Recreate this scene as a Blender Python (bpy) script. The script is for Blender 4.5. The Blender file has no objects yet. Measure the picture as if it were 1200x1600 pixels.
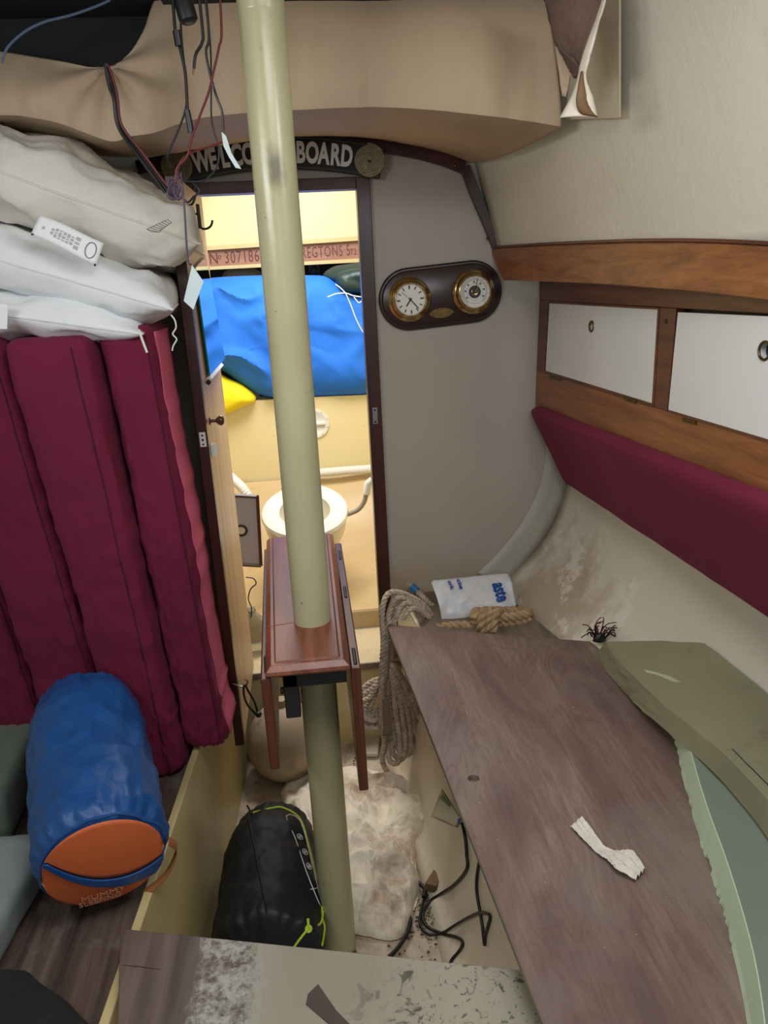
import bpy, bmesh, math, random
from mathutils import Vector as V, Matrix, noise
C = bpy.context.scene.collection
S = bpy.context.scene
PI = math.pi

# ------------------------------------------------------------ camera
F = 1172.0
CAM = V((0, 0, 1.4))
_d = V((195, 3800, F)).normalized()
_y = V((-130, -355, F)); _y = (_y - _d * _y.dot(_d)).normalized()
_x = _y.cross(_d) * -1
if _x.x < 0: _x = -_x
R = Matrix((_x, _y, -_d))                     # photo directions (right, down, forward) -> world
cam = bpy.data.objects.new('camera', bpy.data.cameras.new('camera'))
C.objects.link(cam)
cr, cd, cf = R.col[0], R.col[1], R.col[2]
cam.matrix_world = Matrix(((cr.x, -cd.x, -cf.x, 0), (cr.y, -cd.y, -cf.y, 0), (cr.z, -cd.z, -cf.z, CAM.z), (0, 0, 0, 1)))
cam.data.sensor_fit = 'VERTICAL'; cam.data.sensor_height = 36; cam.data.lens = 36 * F / 1600
cam.data.clip_start = 0.02
S.camera = cam

# ------------------------------------------------------------ light
S.view_settings.view_transform = 'Standard'; S.view_settings.look = 'None'
S.view_settings.gamma = 1; S.view_settings.use_curve_mapping = False
S.view_settings.exposure = 0.0
w = bpy.data.worlds.new('World'); S.world = w; w.use_nodes = True
w.node_tree.nodes['Background'].inputs[0].default_value = (0.80, 0.90, 1.0, 1)
w.node_tree.nodes['Background'].inputs[1].default_value = 0.22
def area(name, loc, target, sx, sy, power, col):
    l = bpy.data.lights.new(name, 'AREA'); l.shape = 'RECTANGLE'; l.size = sx; l.size_y = sy
    l.energy = power; l.color = col
    o = bpy.data.objects.new(name, l); C.objects.link(o); o.location = loc
    o.rotation_euler = (V(target) - V(loc)).to_track_quat('-Z', 'Y').to_euler()
area('main_hatch_light', (0.16, 0.46, 1.93), (0.20, 0.75, 0), 0.46, 0.5, 8, (0.97, 0.98, 1.0))
area('companionway_light', (0.0, -0.95, 1.6), (-0.1, 1.6, 0.8), 0.6, 0.6, 1.9, (0.90, 0.95, 1.0))
area('port_window_light', (-0.72, 0.55, 1.66), (0.7, 0.95, 1.25), 0.6, 0.16, 5.2, (0.95, 0.97, 1.0))
area('starboard_window_light', (0.66, 0.62, 1.78), (-0.3, 1.35, 0.9), 0.5, 0.12, 4.2, (0.97, 0.98, 1.0))
area('fore_hatch_light', (0.0, 2.50, 1.98), (0.0, 2.7, 0), 0.6, 0.5, 21, (1.0, 0.98, 0.95))

# ------------------------------------------------------------ helpers
def ray(px, py): return R @ V(((px - 600) / F, (py - 800) / F, 1))
def U(px, py, ax, val):
    r = ray(px, py); i = 'xyz'.index(ax)
    return CAM + r * ((val - CAM[i]) / r[i])
def UP(px, py, p0, n):
    r = ray(px, py); return CAM + r * ((V(p0) - CAM).dot(n) / r.dot(n))
def wloc(o):
    l = V((0, 0, 0))
    while o: l += o.location; o = o.parent
    return l
def thing(name, label, cat, loc=(0, 0, 0), group=None):
    o = bpy.data.objects.new(name, None); C.objects.link(o); o.location = loc
    o.empty_display_size = 0.05
    o['label'] = label; o['category'] = cat
    if group: o['group'] = group
    return o
def tag(o, label, cat, group=None):
    o['label'] = label; o['category'] = cat
    if group: o['group'] = group
    return o
def struct(o): o['kind'] = 'structure'; return o
def obj(name, vf, m, parent=None, smooth=True, bevel=0, solid=0, sub=0, merge=False, loc=None):
    v, f = vf
    base = wloc(parent) if parent else V((0, 0, 0))
    if parent is None:
        if loc is None:
            lo = V((min(p[0] for p in v), min(p[1] for p in v), min(p[2] for p in v)))
            hi = V((max(p[0] for p in v), max(p[1] for p in v), max(p[2] for p in v)))
            loc = V(((lo.x + hi.x) / 2, (lo.y + hi.y) / 2, lo.z))
        base = V(loc)
    me = bpy.data.meshes.new(name)
    me.from_pydata([tuple(V(p) - base) for p in v], [], f)
    bm = bmesh.new(); bm.from_mesh(me)
    if merge: bmesh.ops.remove_doubles(bm, verts=bm.verts, dist=1e-5)
    bmesh.ops.recalc_face_normals(bm, faces=bm.faces)
    bm.to_mesh(me); bm.free()
    if smooth:
        me.polygons.foreach_set('use_smooth', [True] * len(me.polygons))
        if bevel == 0: me.set_sharp_from_angle(angle=math.radians(50))
    me.materials.append(m)
    o = bpy.data.objects.new(name, me); C.objects.link(o)
    if parent: o.parent = parent
    else: o.location = base
    if solid:
        s = o.modifiers.new('solid', 'SOLIDIFY'); s.thickness = solid; s.offset = -1
    if sub:
        s = o.modifiers.new('sub', 'SUBSURF'); s.levels = sub; s.render_levels = sub
    if bevel:
        b = o.modifiers.new('bevel', 'BEVEL'); b.width = bevel; b.segments = 2; b.limit_method = 'ANGLE'
        b.harden_normals = True
    return o
def join(*parts):
    v, f = [], []
    for a, b in parts:
        n = len(v); v += list(a); f += [[i + n for i in q] for q in b]
    return v, f
def hexa(c):                                   # eight corners: bottom ring, top ring
    return [V(p) for p in c], [[0, 3, 2, 1], [4, 5, 6, 7], [0, 1, 5, 4], [1, 2, 6, 5], [2, 3, 7, 6], [3, 0, 4, 7]]
def box(x0, x1, y0, y1, z0, z1):
    return hexa([(x0, y0, z0), (x1, y0, z0), (x1, y1, z0), (x0, y1, z0), (x0, y0, z1), (x1, y0, z1), (x1, y1, z1), (x0, y1, z1)])
def prism(poly, vec):
    n = len(poly); vec = V(vec)
    v = [V(p) for p in poly] + [V(p) + vec for p in poly]
    return v, [list(range(n))[::-1], list(range(n, 2 * n))] + [[i, (i + 1) % n, n + (i + 1) % n, n + i] for i in range(n)]
def slab(poly, t, vec=None, jag=0, cuts=0):     # polygon in space, thickened
    return prism(poly, vec if vec is not None else (0, 0, t))
def grid(fn, nu, nv, closeu=False):
    v = [V(fn(i / nu, j / nv)) for j in range(nv + 1) for i in range(nu + (0 if closeu else 1))]
    w_ = nu if closeu else nu + 1
    f = []
    for j in range(nv):
        for i in range(nu):
            a = j * w_ + i; b = j * w_ + (i + 1) % w_
            f.append([a, b, b + w_, a + w_])
    return v, f
def spline(pts, n=8, closed=False):             # Catmull-Rom
    pts = [V(p) for p in pts]; out = []; m = len(pts)
    rng = m if closed else m - 1
    for i in range(rng):
        g = (lambda k: pts[k % m]) if closed else (lambda k: pts[max(0, min(m - 1, k))])
        a, b, c, d = g(i - 1), g(i), g(i + 1), g(i + 2)
        for k in range(n):
            t = k / n
            out.append(0.5 * ((2 * b) + (c - a) * t + (2 * a - 5 * b + 4 * c - d) * t * t + (3 * b - a - 3 * c + d) * t ** 3))
    if not closed: out.append(pts[-1])
    return out
def resample(pts, step):
    out = [pts[0].copy()]; need = step
    for a, b in zip(pts, pts[1:]):
        L = (b - a).length; pos = 0
        while L - pos >= need:
            pos += need; need = step; out.append(a.lerp(b, pos / L))
        need -= L - pos
    return out
def tube(path, r, seg=8, closed=False, rfn=None, twist=0, cap=True):
    path = [V(p) for p in path]; n = len(path); v, f = [], []
    up = V((0.13, 0.27, 0.95)); prev = None; dist = 0
    for i, p in enumerate(path):
        t = (path[(i + 1) % n] - path[i - 1]) if closed else (path[min(i + 1, n - 1)] - path[max(i - 1, 0)])
        if t.length < 1e-9: t = V((0, 0, 1))
        t.normalize()
        if prev is None:
            a = t.cross(up)
            if a.length < 0.1: a = t.cross(V((1, 0, 0)))
        else: a = prev - t * prev.dot(t)
        a.normalize(); prev = a; b = t.cross(a)
        if i: dist += (p - path[i - 1]).length
        rr = r(i / (n - 1)) if callable(r) else r
        for k in range(seg):
            th = 2 * PI * k / seg
            q = rr * (rfn(th) if rfn else 1); th2 = th + twist * dist
            v.append(p + (a * math.cos(th2) + b * math.sin(th2)) * q)
    m = n if closed else n - 1
    for i in range(m):
        for k in range(seg):
            j = (i + 1) % n
            f.append([i * seg + k, i * seg + (k + 1) % seg, j * seg + (k + 1) % seg, j * seg + k])
    if cap and not closed:
        f.append(list(range(seg))[::-1]); f.append([(n - 1) * seg + k for k in range(seg)])
    return v, f
def rope(path, r, pitch=6.0, step=None, seg=12):
    path = resample(path, step or r * 0.5)
    return tube(path, r, seg=seg, rfn=lambda t: 0.68 + 0.36 * abs(math.cos(1.5 * t)) , twist=2 * PI / (r * pitch))
def frame_of(ax):
    ax = V(ax).normalized(); a = ax.cross(V((0, 0, 1)))
    if a.length < 0.05: a = V((1, 0, 0))
    a.normalize(); return ax, a, a.cross(ax)
def lathe(c, ax, prof, seg=32, a=None):         # prof: (radius, height along axis)
    ax, a_, b = frame_of(ax); c = V(c)
    v = []; f = []
    for r, h in prof:
        for k in range(seg):
            th = 2 * PI * k / seg
            v.append(c + ax * h + (a_ * math.cos(th) + b * math.sin(th)) * r)
    for j in range(len(prof) - 1):
        for k in range(seg):
            f.append([j * seg + k, j * seg + (k + 1) % seg, (j + 1) * seg + (k + 1) % seg, (j + 1) * seg + k])
    if prof[0][0] > 1e-6: f.append(list(range(seg))[::-1])
    if prof[-1][0] > 1e-6: f.append([(len(prof) - 1) * seg + k for k in range(seg)])
    return v, f
def fbm(p, sc=1.0, oct=3, seed=0.0):
    p = V(p) * sc + V((seed, seed * 1.7, -seed)); s = 0; a = 1
    for _ in range(oct):
        s += a * noise.noise(p); p = p * 2.03; a *= 0.5
    return s
def ridge(p, sc=1.0, seed=0.0):
    return 1 - abs(noise.noise(V(p) * sc + V((seed, -seed, seed * 0.3)))) * 2
def rbox(h, r, n, fn):                          # rounded box, half sizes h, mapped by fn(local, normal)
    v, f = [], []
    for ax in range(3):
        u_, w_ = (ax + 1) % 3, (ax + 2) % 3
        for sgn in (-1, 1):
            base = len(v)
            for j in range(n[w_] + 1):
                for i in range(n[u_] + 1):
                    p = V((0, 0, 0)); p[ax] = sgn * h[ax]
                    p[u_] = h[u_] * (2 * i / n[u_] - 1); p[w_] = h[w_] * (2 * j / n[w_] - 1)
                    inner = V([max(-(h[k] - r), min(h[k] - r, p[k])) for k in range(3)])
                    d = p - inner
                    d = d.normalized() if d.length > 1e-9 else V((0, 0, 1))
                    v.append(V(fn(inner + d * r, d)))
            for j in range(n[w_]):
                for i in range(n[u_]):
                    a = base + j * (n[u_] + 1) + i
                    f.append([a, a + 1, a + n[u_] + 2, a + n[u_] + 1])
    return v, f
def blob(outline, h, ring=22, seg=96, nz=0.01, nsc=12, seed=0.0, z0=0.0, power=2.6, wr=0.0, wsc=8):
    pts = spline([V((p[0], p[1], 0)) for p in outline], 12, True)
    per = [pts[int(i * len(pts) / seg)] for i in range(seg)]
    c = sum(per, V((0, 0, 0))) / seg
    v = []; f = []
    for j in range(ring + 1):
        t = 1 - (1 - j / ring) ** 1.5
        for p in per:
            q = c.lerp(p, t)
            z = h * (1 - t ** power) ** 0.5
            k = min(1, (1 - t) * 6 + 0.15)
            z += k * (nz * fbm(q, nsc, 4, seed) + wr * (ridge(q + V((fbm(q, 5, 2, seed),) * 3) * 0.05, wsc, seed) - 0.5))
            qq = q + V((fbm(q, nsc, 2, seed + 5), fbm(q, nsc, 2, seed + 9), 0)) * nz * 0.8
            v.append(V((qq.x, qq.y, z0 + max(0.001, z))))
    for j in range(ring):
        for k in range(seg):
            f.append([j * seg + k, j * seg + (k + 1) % seg, (j + 1) * seg + (k + 1) % seg, (j + 1) * seg + k])
    b = len(v); v += [V((p.x, p.y, z0)) for p in per]
    for k in range(seg): f.append([ring * seg + k, ring * seg + (k + 1) % seg, b + (k + 1) % seg, b + k])
    f.append([b + k for k in range(seg)])
    return v, f
def text(s, size, fn, depth=0.001, sx=1.0, space=1.0, bold=0.0, res=3):
    """flat lettering: letter plane coordinates (x, y, z) are mapped by fn"""
    cu = bpy.data.curves.new('t', 'FONT'); cu.body = s; cu.size = size; cu.align_x = 'CENTER'; cu.align_y = 'CENTER'
    cu.extrude = depth; cu.offset = bold; cu.space_character = space; cu.resolution_u = res
    o = bpy.data.objects.new('t', cu); C.objects.link(o)
    me = o.to_mesh(); v = [V(fn(p.co.x * sx, p.co.y, p.co.z)) for p in me.vertices]; f = [list(p.vertices) for p in me.polygons]
    o.to_mesh_clear(); bpy.data.objects.remove(o); bpy.data.curves.remove(cu)
    return v, f
def holed(c, u, v_, x0, x1, y0, y1, r, t, n_):  # plate spanning x0..x1, y0..y1 around a round hole at c
    c, u, v_, n_ = V(c), V(u).normalized(), V(v_).normalized(), V(n_).normalized()
    ang = sorted([2 * PI * k / 48 for k in range(48)] + [math.atan2(y, x) % (2 * PI) for x in (x0, x1) for y in (y0, y1)])
    inn, out = [], []
    for a in ang:
        ca, sa = math.cos(a), math.sin(a)
        k = min([(x1 if ca > 0 else x0) / ca if abs(ca) > 1e-6 else 1e9, (y1 if sa > 0 else y0) / sa if abs(sa) > 1e-6 else 1e9])
        inn.append(c + u * ca * r + v_ * sa * r); out.append(c + u * ca * k + v_ * sa * k)
    n = len(ang); v = inn + out + [p - n_ * t for p in inn] + [p - n_ * t for p in out]; f = []
    for i in range(n):
        j = (i + 1) % n
        f += [[i, j, n + j, n + i], [2 * n + i, 3 * n + i, 3 * n + j, 2 * n + j], [i, 2 * n + i, 2 * n + j, j], [n + i, n + j, 3 * n + j, 3 * n + i]]
    return v, f
def torus(c, ax, R_, r, seg=40, s2=10):
    ax, a, b = frame_of(ax); c = V(c)
    return tube([c + (a * math.cos(2 * PI * i / seg) + b * math.sin(2 * PI * i / seg)) * R_ for i in range(seg)], r, s2, closed=True)

# ------------------------------------------------------------ materials
def lin(c): return tuple(((x / 255) / 12.92 if x / 255 <= 0.04045 else ((x / 255 + 0.055) / 1.055) ** 2.4) for x in c) + (1,)
class N:
    def __init__(s, name):
        s.m = bpy.data.materials.new(name); s.m.use_nodes = True; s.t = s.m.node_tree
        s.b = s.t.nodes['Principled BSDF']; s.co = s.t.nodes.new('ShaderNodeTexCoord').outputs['Object']
    def map(s, scale=(1, 1, 1), rot=(0, 0, 0), loc=(0, 0, 0), src=None):
        n = s.t.nodes.new('ShaderNodeMapping'); n.inputs['Scale'].default_value = scale
        n.inputs['Rotation'].default_value = rot; n.inputs['Location'].default_value = loc
        s.t.links.new(src or s.co, n.inputs[0]); return n.outputs[0]
    def noise(s, sc, det=4, rough=0.55, dist=0.0, vec=None):
        n = s.t.nodes.new('ShaderNodeTexNoise'); n.inputs['Scale'].default_value = sc; n.inputs['Detail'].default_value = det
        n.inputs['Roughness'].default_value = rough; n.inputs['Distortion'].default_value = dist
        s.t.links.new(vec or s.co, n.inputs['Vector']); return n.outputs[0]
    def wave(s, sc, dist, det=2, vec=None, dsc=1.0):
        n = s.t.nodes.new('ShaderNodeTexWave'); n.inputs['Scale'].default_value = sc; n.inputs['Distortion'].default_value = dist
        n.inputs['Detail'].default_value = det; n.inputs['Detail Scale'].default_value = dsc
        s.t.links.new(vec or s.co, n.inputs['Vector']); return n.outputs['Fac']
    def ramp(s, fac, stops):
        n = s.t.nodes.new('ShaderNodeValToRGB'); e = n.color_ramp.elements
        while len(e) < len(stops): e.new(0.5)
        for q, (p, c) in zip(e, stops):
            q.position = p; q.color = c if len(c) == 4 else lin(c)
        s.t.links.new(fac, n.inputs[0]); return n.outputs[0]
    def val(s, fac, a, b, lo=0.0, hi=1.0):
        n = s.t.nodes.new('ShaderNodeMapRange'); n.inputs[1].default_value = a; n.inputs[2].default_value = b
        n.inputs[3].default_value = lo; n.inputs[4].default_value = hi; s.t.links.new(fac, n.inputs[0]); return n.outputs[0]
    def mix(s, fac, a, b, mode='MIX'):
        n = s.t.nodes.new('ShaderNodeMix'); n.data_type = 'RGBA'; n.blend_type = mode
        for src, i in ((fac, 0), (a, 6), (b, 7)):
            if isinstance(src, (int, float)): n.inputs[i].default_value = src
            elif isinstance(src, tuple): n.inputs[i].default_value = src if len(src) == 4 else lin(src)
            else: s.t.links.new(src, n.inputs[i])
        return n.outputs[2]
    def math(s, op, a, b=0.0):
        n = s.t.nodes.new('ShaderNodeMath'); n.operation = op
        for src, i in ((a, 0), (b, 1)):
            if isinstance(src, (int, float)): n.inputs[i].default_value = src
            else: s.t.links.new(src, n.inputs[i])
        return n.outputs[0]
    def dist(s, p, sc=(1, 1, 1)):               # distance from a point of the object, in stretched space
        n = s.t.nodes.new('ShaderNodeVectorMath'); n.operation = 'DISTANCE'
        s.t.links.new(s.map(scale=sc), n.inputs[0]); n.inputs[1].default_value = tuple(a * b for a, b in zip(p, sc)); return n.outputs['Value']
    def bump(s, h, strength=0.3, d=0.01, prev=None):
        n = s.t.nodes.new('ShaderNodeBump'); n.inputs['Strength'].default_value = strength; n.inputs['Distance'].default_value = d
        s.t.links.new(h, n.inputs['Height'])
        if prev: s.t.links.new(prev, n.inputs['Normal'])
        s.t.links.new(n.outputs[0], s.b.inputs['Normal']); return n.outputs[0]
    def col(s, c):
        if isinstance(c, tuple): s.b.inputs['Base Color'].default_value = c if len(c) == 4 else lin(c)
        else: s.t.links.new(c, s.b.inputs['Base Color'])
        return s
    def set(s, **k):
        for a, v_ in k.items():
            i = s.b.inputs[a.replace('_', ' ')]
            if hasattr(v_, 'is_output'): s.t.links.new(v_, i)
            else: i.default_value = v_
        return s
def simple(name, c, rough=0.6, c2=None, sc=8, bump=0.0, bsc=40, bd=0.004, det=4, **k):
    m = N(name)
    if c2: m.col(m.ramp(m.noise(sc, det), [(0.3, c), (0.7, c2)]))
    else: m.col(c)
    m.set(Roughness=rough, **k)
    if bump: m.bump(m.noise(bsc, 4), bump, bd)
    return m.m
def woodmat(name, dark, mid, light, rough=0.4, axis=(18, 1.2, 18), rot=(0, 0, 0), fine=1.0, coat=0.0, wear=None, wearc=None):
    m = N(name); vec = m.map(scale=axis, rot=rot)
    g = m.noise(1.6, 6, 0.6, 0.6, vec); fg = m.noise(9, 5, 0.7, 0, vec)
    c = m.ramp(g, [(0.25, dark), (0.5, mid), (0.75, light)])
    c = m.mix(m.val(fg, 0.35, 0.7, 0, 0.45 * fine), c, dark)
    if wear: c = m.mix(m.val(m.noise(5, 6, 0.7), 1 - wear, 1 - wear + 0.12, 0, 0.8), c, wearc)
    m.col(c); m.set(Roughness=rough)
    if coat: m.set(Coat_Weight=coat, Coat_Roughness=0.34)
    m.bump(fg, 0.12, 0.002); return m.m

M = {}
M['teak'] = woodmat('teak', (88, 46, 22), (142, 86, 48), (170, 110, 66), 0.42, (22, 1.3, 22), coat=0.2)
M['teak_dark'] = woodmat('teak_dark', (52, 22, 12), (100, 52, 32), (125, 70, 44), 0.4, (22, 1.3, 22), coat=0.2)
M['mahogany'] = woodmat('mahogany', (34, 10, 8), (66, 24, 18), (84, 34, 24), 0.35, (22, 22, 1.5), coat=0.25)
M['trim_wood'] = woodmat('trim_wood', (34, 12, 10), (62, 26, 22), (78, 36, 28), 0.4, (6, 22, 6), coat=0.15)
M['table_wood'] = woodmat('table_wood', (78, 34, 20), (126, 66, 42), (160, 96, 66), 0.42, (26, 1.5, 26), coat=0.4, wear=0.32, wearc=(168, 120, 94))
M['leaf_wood'] = woodmat('leaf_wood', (46, 16, 10), (92, 42, 24), (112, 56, 32), 0.32, (30, 1.5, 1.5), coat=0.35)
M['plaque_wood'] = woodmat('plaque_wood', (22, 8, 8), (44, 20, 19), (52, 26, 24), 0.3, (2, 20, 20), coat=0.5)
M['door_wood'] = woodmat('door_wood', (178, 140, 108), (206, 172, 138), (224, 194, 160), 0.45, (14, 14, 1.0), fine=0.5)
M['beam_wood'] = woodmat('beam_wood', (118, 78, 66), (150, 108, 92), (174, 132, 114), 0.5, (1.5, 20, 20))
M['carving'] = simple('carving', (84, 42, 36), 0.6)
M['cover_wood'] = simple('cover_wood', (170, 120, 70), 0.6, (200, 150, 95))
def plywood():
    m = N('plywood_grain')
    vec = m.map(scale=(4.6, 1.2, 3.4), rot=(0, 0, math.radians(-12)))
    warp = m.noise(1.5, 3, 0.5, 1.2, vec)
    n = m.t.nodes.new('ShaderNodeTexNoise'); n.inputs['Scale'].default_value = 1.3; n.inputs['Distortion'].default_value = 2.2; n.inputs['Detail'].default_value = 2
    m.t.links.new(vec, n.inputs['Vector'])
    band = m.math('FRACT', m.math('MULTIPLY', n.outputs[0], 16))
    tri = m.math('ABSOLUTE', m.math('SUBTRACT', band, 0.5))
    fine = m.noise(1.0, 7, 0.8, 0.5, m.map(scale=(120, 8, 120), rot=(0, 0, math.radians(8))))
    blot = m.noise(4.5, 5, 0.62, 0.3)
    c = m.ramp(warp, [(0.28, (98, 78, 72)), (0.5, (130, 107, 98)), (0.74, (158, 138, 126))])
    c = m.mix(m.math('MULTIPLY', m.val(tri, 0.2, 0.5, 0, 0.42), m.val(m.noise(3.1, 3), 0.42, 0.6)), c, (84, 60, 56))
    c = m.mix(m.val(fine, 0.42, 0.66, 0, 0.65), c, (92, 72, 68))
    c = m.mix(m.val(blot, 0.55, 0.75, 0, 0.4), c, (124, 80, 72))
    c = m.mix(m.val(m.noise(2.2, 4, 0.6), 0.48, 0.66, 0, 0.55), c, (136, 124, 116))
    c = m.mix(m.val(m.noise(160, 2), 0.74, 0.76, 0, 0.7), c, (196, 190, 180))
    m.col(c); m.set(Roughness=m.val(blot, 0.3, 0.7, 0.42, 0.62)); m.bump(fine, 0.15, 0.002); return m.m
M['plywood'] = plywood()
def stained_ply(name, a, b, c_, ang=0.0):
    m = N(name); vec = m.map(scale=(30, 1.6, 30), rot=(0, 0, ang))
    g = m.noise(1.5, 6, 0.65, 0.3, vec); st = m.noise(6, 5, 0.65)
    c = m.ramp(g, [(0.25, a), (0.5, b), (0.75, c_)])
    c = m.mix(m.val(st, 0.56, 0.7, 0, 0.6), c, (138, 134, 128)); c = m.mix(m.val(m.noise(3, 3), 0.5, 0.7, 0, 0.6), c, a)
    m.col(c); m.set(Roughness=0.55); m.bump(g, 0.12, 0.002); return m.m
M['settee_ply'] = stained_ply('settee_ply', (40, 32, 30), (86, 70, 62), (112, 96, 86), 0.15)
M['shelf_ply'] = stained_ply('shelf_ply', (88, 76, 64), (120, 106, 92), (142, 128, 112))
def hullmat():
    m = N('hull_paint'); st = m.noise(9, 6, 0.7, 0.4); big = m.noise(1.6, 3)
    c = m.ramp(big, [(0.3, (206, 200, 182)), (0.7, (216, 211, 195))])
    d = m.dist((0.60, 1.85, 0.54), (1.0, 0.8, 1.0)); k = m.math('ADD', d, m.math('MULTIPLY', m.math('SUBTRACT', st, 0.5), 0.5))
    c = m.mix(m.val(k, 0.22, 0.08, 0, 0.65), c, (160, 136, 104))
    c = m.mix(m.val(m.math('MULTIPLY', m.val(k, 0.30, 0.2), m.val(m.noise(7, 5, 0.7, 0, m.map(loc=(4, 2, 1))), 0.54, 0.6)), 0, 1, 0, 0.9), c, (222, 216, 204))
    m.col(c); m.set(Roughness=0.38)
    m.bump(m.noise(26, 4, 0.6, 0.5), 0.35, 0.004); return m.m
M['hull'] = hullmat()
def bulkmat():
    m = N('bulkhead_paint'); d = m.noise(11, 6, 0.7, 0.3)
    z = m.t.nodes.new('ShaderNodeSeparateXYZ'); m.t.links.new(m.co, z.inputs[0])
    c = m.ramp(m.noise(2.2, 3), [(0.3, (168, 160, 146)), (0.7, (178, 170, 156))])
    k = m.math('SUBTRACT', z.outputs[2], m.math('MULTIPLY', d, 0.22))
    c = m.mix(m.val(k, 0.50, 0.42, 0, 0.65), c, (176, 158, 128))
    c = m.mix(m.val(m.noise(38, 2), 0.80, 0.82), c, (120, 100, 84))
    m.col(c); m.set(Roughness=0.5); m.bump(m.noise(30, 3), 0.12, 0.003); return m.m
M['bulkhead'] = bulkmat()
M['tabbing'] = simple('tabbing', (180, 176, 162), 0.4, (170, 164, 150), 6, 0.2, 30)
M['seam'] = simple('seam', (60, 52, 42), 0.7)
M['white_lam'] = simple('white_laminate', (226, 227, 226), 0.3, (216, 218, 218), 3)
M['liner'] = simple('headliner_vinyl', (172, 150, 124), 0.62, (194, 170, 140), 3.5, 0.25, 160, 0.001)
M['liner_pale'] = simple('headliner_pale', (226, 216, 200), 0.6, (214, 200, 178), 6)
M['foam_brown'] = simple('foam_brown', (112, 88, 76), 0.9, (84, 64, 56), 14, 0.9, 30, 0.01)
M['browner_paint'] = simple('browner_paint', (184, 172, 146), 0.6, (196, 186, 162), 10)
M['dark_navy'] = simple('dark_navy', (14, 18, 24), 0.8, (22, 24, 26), 4)
M['black'] = simple('black', (14, 14, 15), 0.5)
M['cream_mast'] = None
def mast():
    m = N('post_paint'); c = m.ramp(m.noise(5, 4), [(0.35, (172, 167, 130)), (0.7, (186, 181, 144))])
    c = m.mix(m.val(m.noise(46, 3), 0.72, 0.75, 0, 0.7), c, (120, 96, 66))
    c = m.mix(m.val(m.noise(14, 5, 0.7, 0, m.map(scale=(1, 1, 0.5))), 0.64, 0.72, 0, 0.35), c, (140, 124, 88))
    sm = m.math('ADD', m.dist((0.002, -0.036, 1.575), (1.6, 1.6, 0.8)), m.math('MULTIPLY', m.noise(40, 3), 0.02))
    c = m.mix(m.val(sm, 0.042, 0.018, 0, 0.7), c, (64, 56, 42))
    m.col(c); m.set(Roughness=0.27); m.bump(m.noise(70, 3), 0.12, 0.002); return m.m
M['mast'] = mast()
M['cream'] = simple('cream_gelcoat', (204, 188, 138), 0.35, (190, 172, 122), 5, 0.08, 20)
def gel(name, a, b, s):
    m = N(name); c = m.ramp(m.noise(3, 4), [(0.3, a), (0.7, b)])
    c = m.mix(m.val(m.noise(10, 6, 0.75), 0.58, 0.7, 0, 0.6), c, s)
    c = m.mix(m.val(m.noise(60, 3), 0.74, 0.77, 0, 0.8), c, (110, 84, 60))
    m.col(c); m.set(Roughness=0.4); m.bump(m.noise(22, 4), 0.15, 0.004); return m.m
M['gel_head'] = gel('gelcoat_head', (226, 210, 160), (232, 218, 172), (212, 190, 146))
M['gel_front'] = gel('gelcoat_front', (226, 214, 188), (232, 222, 200), (204, 180, 142))
M['gel_tan'] = gel('gelcoat_tan', (192, 164, 118), (202, 178, 134), (168, 134, 88))
def floormat():
    m = N('dirty_floor'); a = m.noise(9, 6, 0.7, 0.4); b = m.noise(34, 5, 0.7)
    c = m.ramp(a, [(0.32, (146, 128, 106)), (0.5, (190, 174, 150)), (0.66, (212, 198, 174))])
    c = m.mix(m.val(b, 0.6, 0.7, 0, 0.75), c, (84, 70, 56)); m.col(c); m.set(Roughness=0.55)
    m.bump(b, 0.4, 0.006); return m.m
M['floor'] = floormat()
M['sill'] = gel('sill_paint', (214, 196, 160), (204, 186, 150), (160, 136, 104))
def clothmat(name, a, b, rough=0.85, wsc=14, bump=0.25, sheen=0.0, fine=400, d=0.01, tint=None):
    m = N(name); c = m.ramp(m.noise(4, 4), [(0.3, a), (0.7, b)])
    if tint: c = m.mix(m.val(m.noise(7, 6, 0.7), 0.5, 0.68, 0, 0.8), c, tint)
    m.col(c); m.set(Roughness=rough)
    if sheen: m.set(Sheen_Weight=sheen, Sheen_Roughness=0.4, Sheen_Tint=lin((230, 120, 160)))
    p = m.bump(m.noise(wsc, 5, 0.55, 0.8), bump, d); m.bump(m.noise(fine, 2), 0.08, 0.001, p); return m.m
M['velvet'] = clothmat('maroon_velvet', (98, 8, 44), (112, 14, 54), 0.9, 10, 0.12, 0.12)
M['rose'] = clothmat('rose_side', (200, 84, 116), (208, 92, 124), 0.9, 8, 0.1)
M['velvet_seam'] = simple('velvet_seam', (66, 8, 32), 0.9)
M['white_cotton'] = clothmat('white_cotton', (222, 224, 226), (232, 233, 234), 0.85, 12, 0.35)
M['cream_cotton'] = clothmat('cream_cotton', (212, 206, 194), (222, 217, 206), 0.85, 12, 0.5, tint=(190, 182, 168))
M['white_label'] = simple('white_label', (232, 232, 232), 0.7)
M['ink'] = simple('ink', (70, 70, 76), 0.7)
M['nylon_blue'] = clothmat('blue_nylon', (14, 66, 124), (22, 82, 146), 0.42, 16, 0.45)
M['nylon_orange'] = clothmat('orange_nylon', (206, 98, 48), (216, 110, 58), 0.55, 8, 0.2)
M['print_orange'] = simple('print_orange', (226, 170, 140), 0.6)
M['strap_tan'] = simple('strap_tan', (150, 96, 52), 0.7)
M['nylon_black'] = clothmat('black_nylon', (13, 17, 23), (18, 22, 29), 0.55, 10, 0.3)
M['print_white'] = simple('print_white', (222, 222, 222), 0.6)
M['lime'] = simple('lime_cord', (190, 214, 60), 0.6)
M['fleece'] = clothmat('black_fleece', (24, 24, 26), (34, 34, 36), 1.0, 30, 0.6)
M['foam_olive'] = gel('foam_olive', (140, 136, 106), (128, 126, 98), (112, 98, 72)); 
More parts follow.
